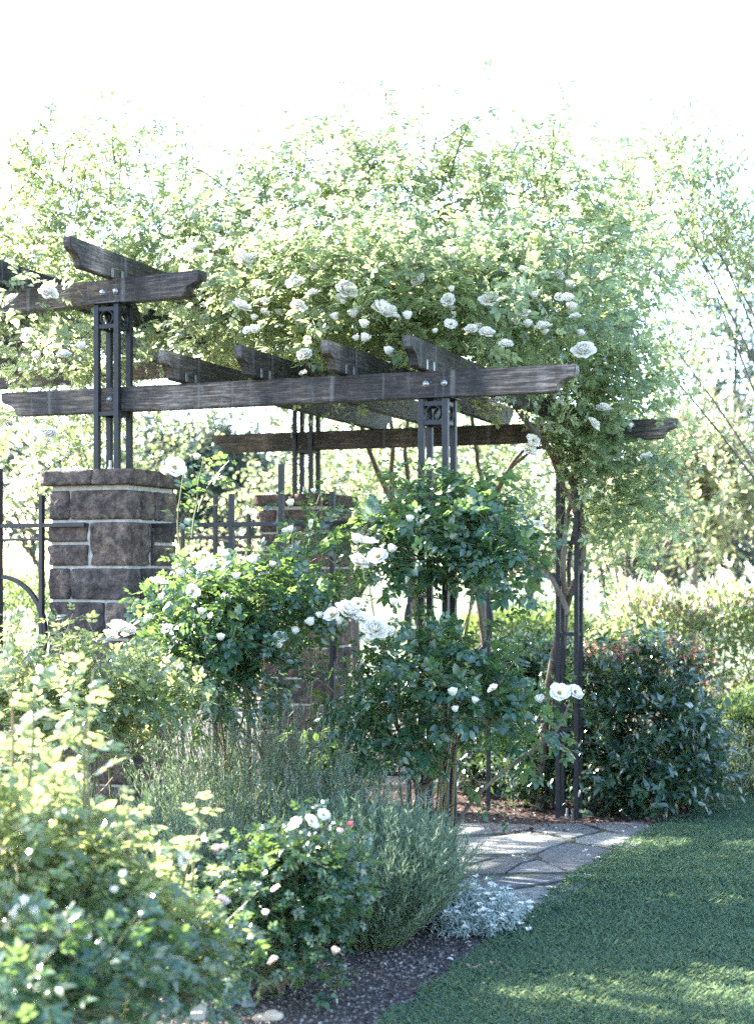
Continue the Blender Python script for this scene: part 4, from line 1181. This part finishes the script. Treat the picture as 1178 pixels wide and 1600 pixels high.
# ------------------------------------------------------------------ grass, chips, petals
def grass():
    n = 230000
    y = 3.6 + (rng.random(n) ** 1.5) * 9.5
    x = lawn_edge(y) - .02 + rng.random(n) ** 1.0 * np.minimum(.36 * y, .29 * y + 1.0 - lawn_edge(y).clip(-1, 9) * .2).clip(.3)
    keep = (x < .29 * y + .15)
    x, y = x[keep], y[keep]
    x = x + np.array([noise.noise(Vector((a * 6, b * 6, 0))) * .04 for a, b in zip(x, y)]) * (x - lawn_edge(y) < .12)
    n = len(x)
    P = np.stack([x, y, gz(y) + .002], -1)
    clump = np.array([noise.noise(Vector((a * 5, b * 5, 7))) for a, b in zip(x, y)])
    az = rng.uniform(0, 6.283, n)
    D = nrm(np.stack([np.cos(az) * .75, np.sin(az) * .75, np.full(n, 1.15)], -1) + rng.normal(0, .25, (n, 3)))
    L = (.030 + .012 * clump) * rng.uniform(.6, 1.5, n)
    V, F = leaf_geo(P, D, np.stack([-np.cos(az), -np.sin(az), np.full(n, .9)], -1), L, .085, .1, .35, True)
    tag(link("lawn_grass", tri_mesh("lawn_grass", V, F, M['grass'])), "short green lawn grass right of the soil strip", "grass", None, 'stuff')
grass()

def chips(name, label, mat, x0, x1, y0, y1, n, size, inside):
    x = rng.uniform(x0, x1, n); y = rng.uniform(y0, y1, n)
    k = inside(x, y); x, y = x[k], y[k]; n = len(x)
    P = np.stack([x, y, gz(y) + .004], -1)
    D = nrm(rng.normal(0, 1, (n, 3)) * np.array((1, 1, .3)))
    V, F = leaf_geo(P, D, nrm(np.array((0, 0, 1.0)) + rng.normal(0, .5, (n, 3))), size * rng.uniform(.4, 1.6, n), .6, .3, .2, True)
    V = V + np.array((0, 0, .002))
    tag(link(name, tri_mesh(name, V, F, M[mat], False)), label, "soil litter", None, 'stuff')
chips("soil_crumbs", "grey brown crumbs scattered over the soil strip", 'chip', -1.0, .8, 4.6, 7.0, 26000, .013, lambda x, y: x < lawn_edge(y) + .02)
chips("mulch_chips", "red brown bark chips on the bed under the far right post", 'chip_red', -1.0, 2.6, 9.3, 11.5, 12000, .026, lambda x, y: (x < lawn_edge(y)) & (y > 9.45 + .25 * np.sin(x * 5)))

def petals():
    pts = []
    for px, py in ((758, 1320), (843, 1318), (805, 1342), (905, 1338), (930, 1345), (920, 1372), (855, 1302), (962, 1322), (985, 1300), (880, 1300), (812, 1345), (725, 1351), (736, 1388), (925, 1330), (790, 1288), (760, 1286), (742, 1283), (830, 1278), (700, 1275), (848, 1410), (880, 1395), (820, 1440), (715, 1470), (745, 1478), (700, 1500)):
        for _ in range(2):
            pts.append(GP(px + random.uniform(-12, 12), py + random.uniform(-5, 5)) + np.array((0, 0, .016)))
    P = np.array(pts); n = len(P)
    az = rng.uniform(0, 6.283, n)
    V, F = leaf_geo(P, np.stack([np.cos(az), np.sin(az), np.full(n, .1)], -1), np.tile((0, 0, 1.0), (n, 1)) + rng.normal(0, .2, (n, 3)), rng.uniform(.018, .034, n), .8, .3, .2)
    tag(link("fallen_petals", tri_mesh("fallen_petals", V, F, M['petal'])), "white fallen rose petals strewn over path and soil", "petals", None, 'stuff')
petals()

# moss and weeds in the joints
def joint_moss():
    y = rng.uniform(6.6, 9.5, 5000); x = rng.uniform(-1.2, 1.9, 5000)
    k = x < lawn_edge(y); x, y = x[k], y[k]; n = len(x)
    P = np.stack([x, y, gz(y) + .005], -1)
    V, F = leaf_geo(P, nrm(rng.normal(0, 1, (n, 3)) * np.array((1, 1, .2)) + np.array((0, 0, .25))), np.tile((0, 0, 1.0), (n, 1)), rng.uniform(.008, .018, n), .35, .1, .2, True)
    tag(link("joint_moss", tri_mesh("joint_moss", V, F, M['grass'])), "moss and tiny weeds in the flagstone joints", "moss", None, 'stuff')
joint_moss()

# ------------------------------------------------------------------ small things on the soil
def rock(name, label, px, py, size, mat, lobes, seed):
    c = GP(px, py)
    bm = bmesh.new()
    for (dx, dy, s) in lobes:
        r = bmesh.ops.create_icosphere(bm, subdivisions=4, radius=1.0)
        for v in r['verts']:
            nn = 1 + .22 * noise.noise(v.co * 1.6 + Vector((seed, dx * 9, 0))) + .08 * noise.noise(v.co * 5 + Vector((seed, 0, 0)))
            v.co = Vector((v.co.x * nn * size * s + dx, v.co.y * nn * size * s * .8 + dy, v.co.z * nn * size * s * .55 + size * s * .35))
    o = link(name, bm_mesh(name, bm, mat, True), None, c)
    tag(o, label, "stone")
rock("garden_stone", "small grey stone on the soil below the pink rose bush", 388, 1574, .026, M['rock_grey'], [(0, 0, 1)], 1.0)
rock("garden_stone", "pale tan lumpy stone at the bottom edge of the soil strip", 425, 1594, .036, M['rock_tan'], [(0, 0, 1), (-.038, -.008, .75)], 4.0)

root = empty("plant_label", GP(300, 1612), "tilted slate grey plant label on a stake at the bottom edge", "plant label")
root.rotation_euler = (0, 0, R(-12))
bm = bmesh.new(); add_box(bm, -.052, .052, -.002, .002, -.032, .032, .001)
pl = link("plate", bm_mesh("plate", bm, M['slate']), root, (0, 0, .064)); pl.rotation_euler = (R(-48), R(-6), 0)
bm = bmesh.new()
for i, w in enumerate((.010, .007, .012, .006)):
    add_box(bm, .000 + i * .011, .000 + i * .011 + w * .75, -.0032, -.0022, -.006, .001)
link("lettering", bm_mesh("lettering", bm, M['chalk']), pl)
bm = bmesh.new(); add_box(bm, -.006, .006, .003, .007, -.05, .04, .001)
link("stake", bm_mesh("stake", bm, M['zinc']), root)

for i, (px, py, lab) in enumerate(((738, 1519, "curled dry tan leaf on the soil strip beside the lawn"), (772, 1513, "smaller dry leaf near the lawn edge, right of the curled one"))):
    c = GP(px, py)
    k = 3
    V, F = leaf_geo(np.tile((0, 0, .008), (k, 1)), np.array([(1, .2, .25), (-.6, .8, .3), (.2, -1, .2)]), np.array([(0, .2, 1), (.2, 0, 1), (0, 0, 1.0)]), np.full(k, .045 - .012 * i), .6, .5, -.25)
    o = link("dry_leaf", tri_mesh("dry_leaf", V, F, M['dry_leaf']), None, c)
    tag(o, lab, "dry leaf", "dry leaves on the soil")
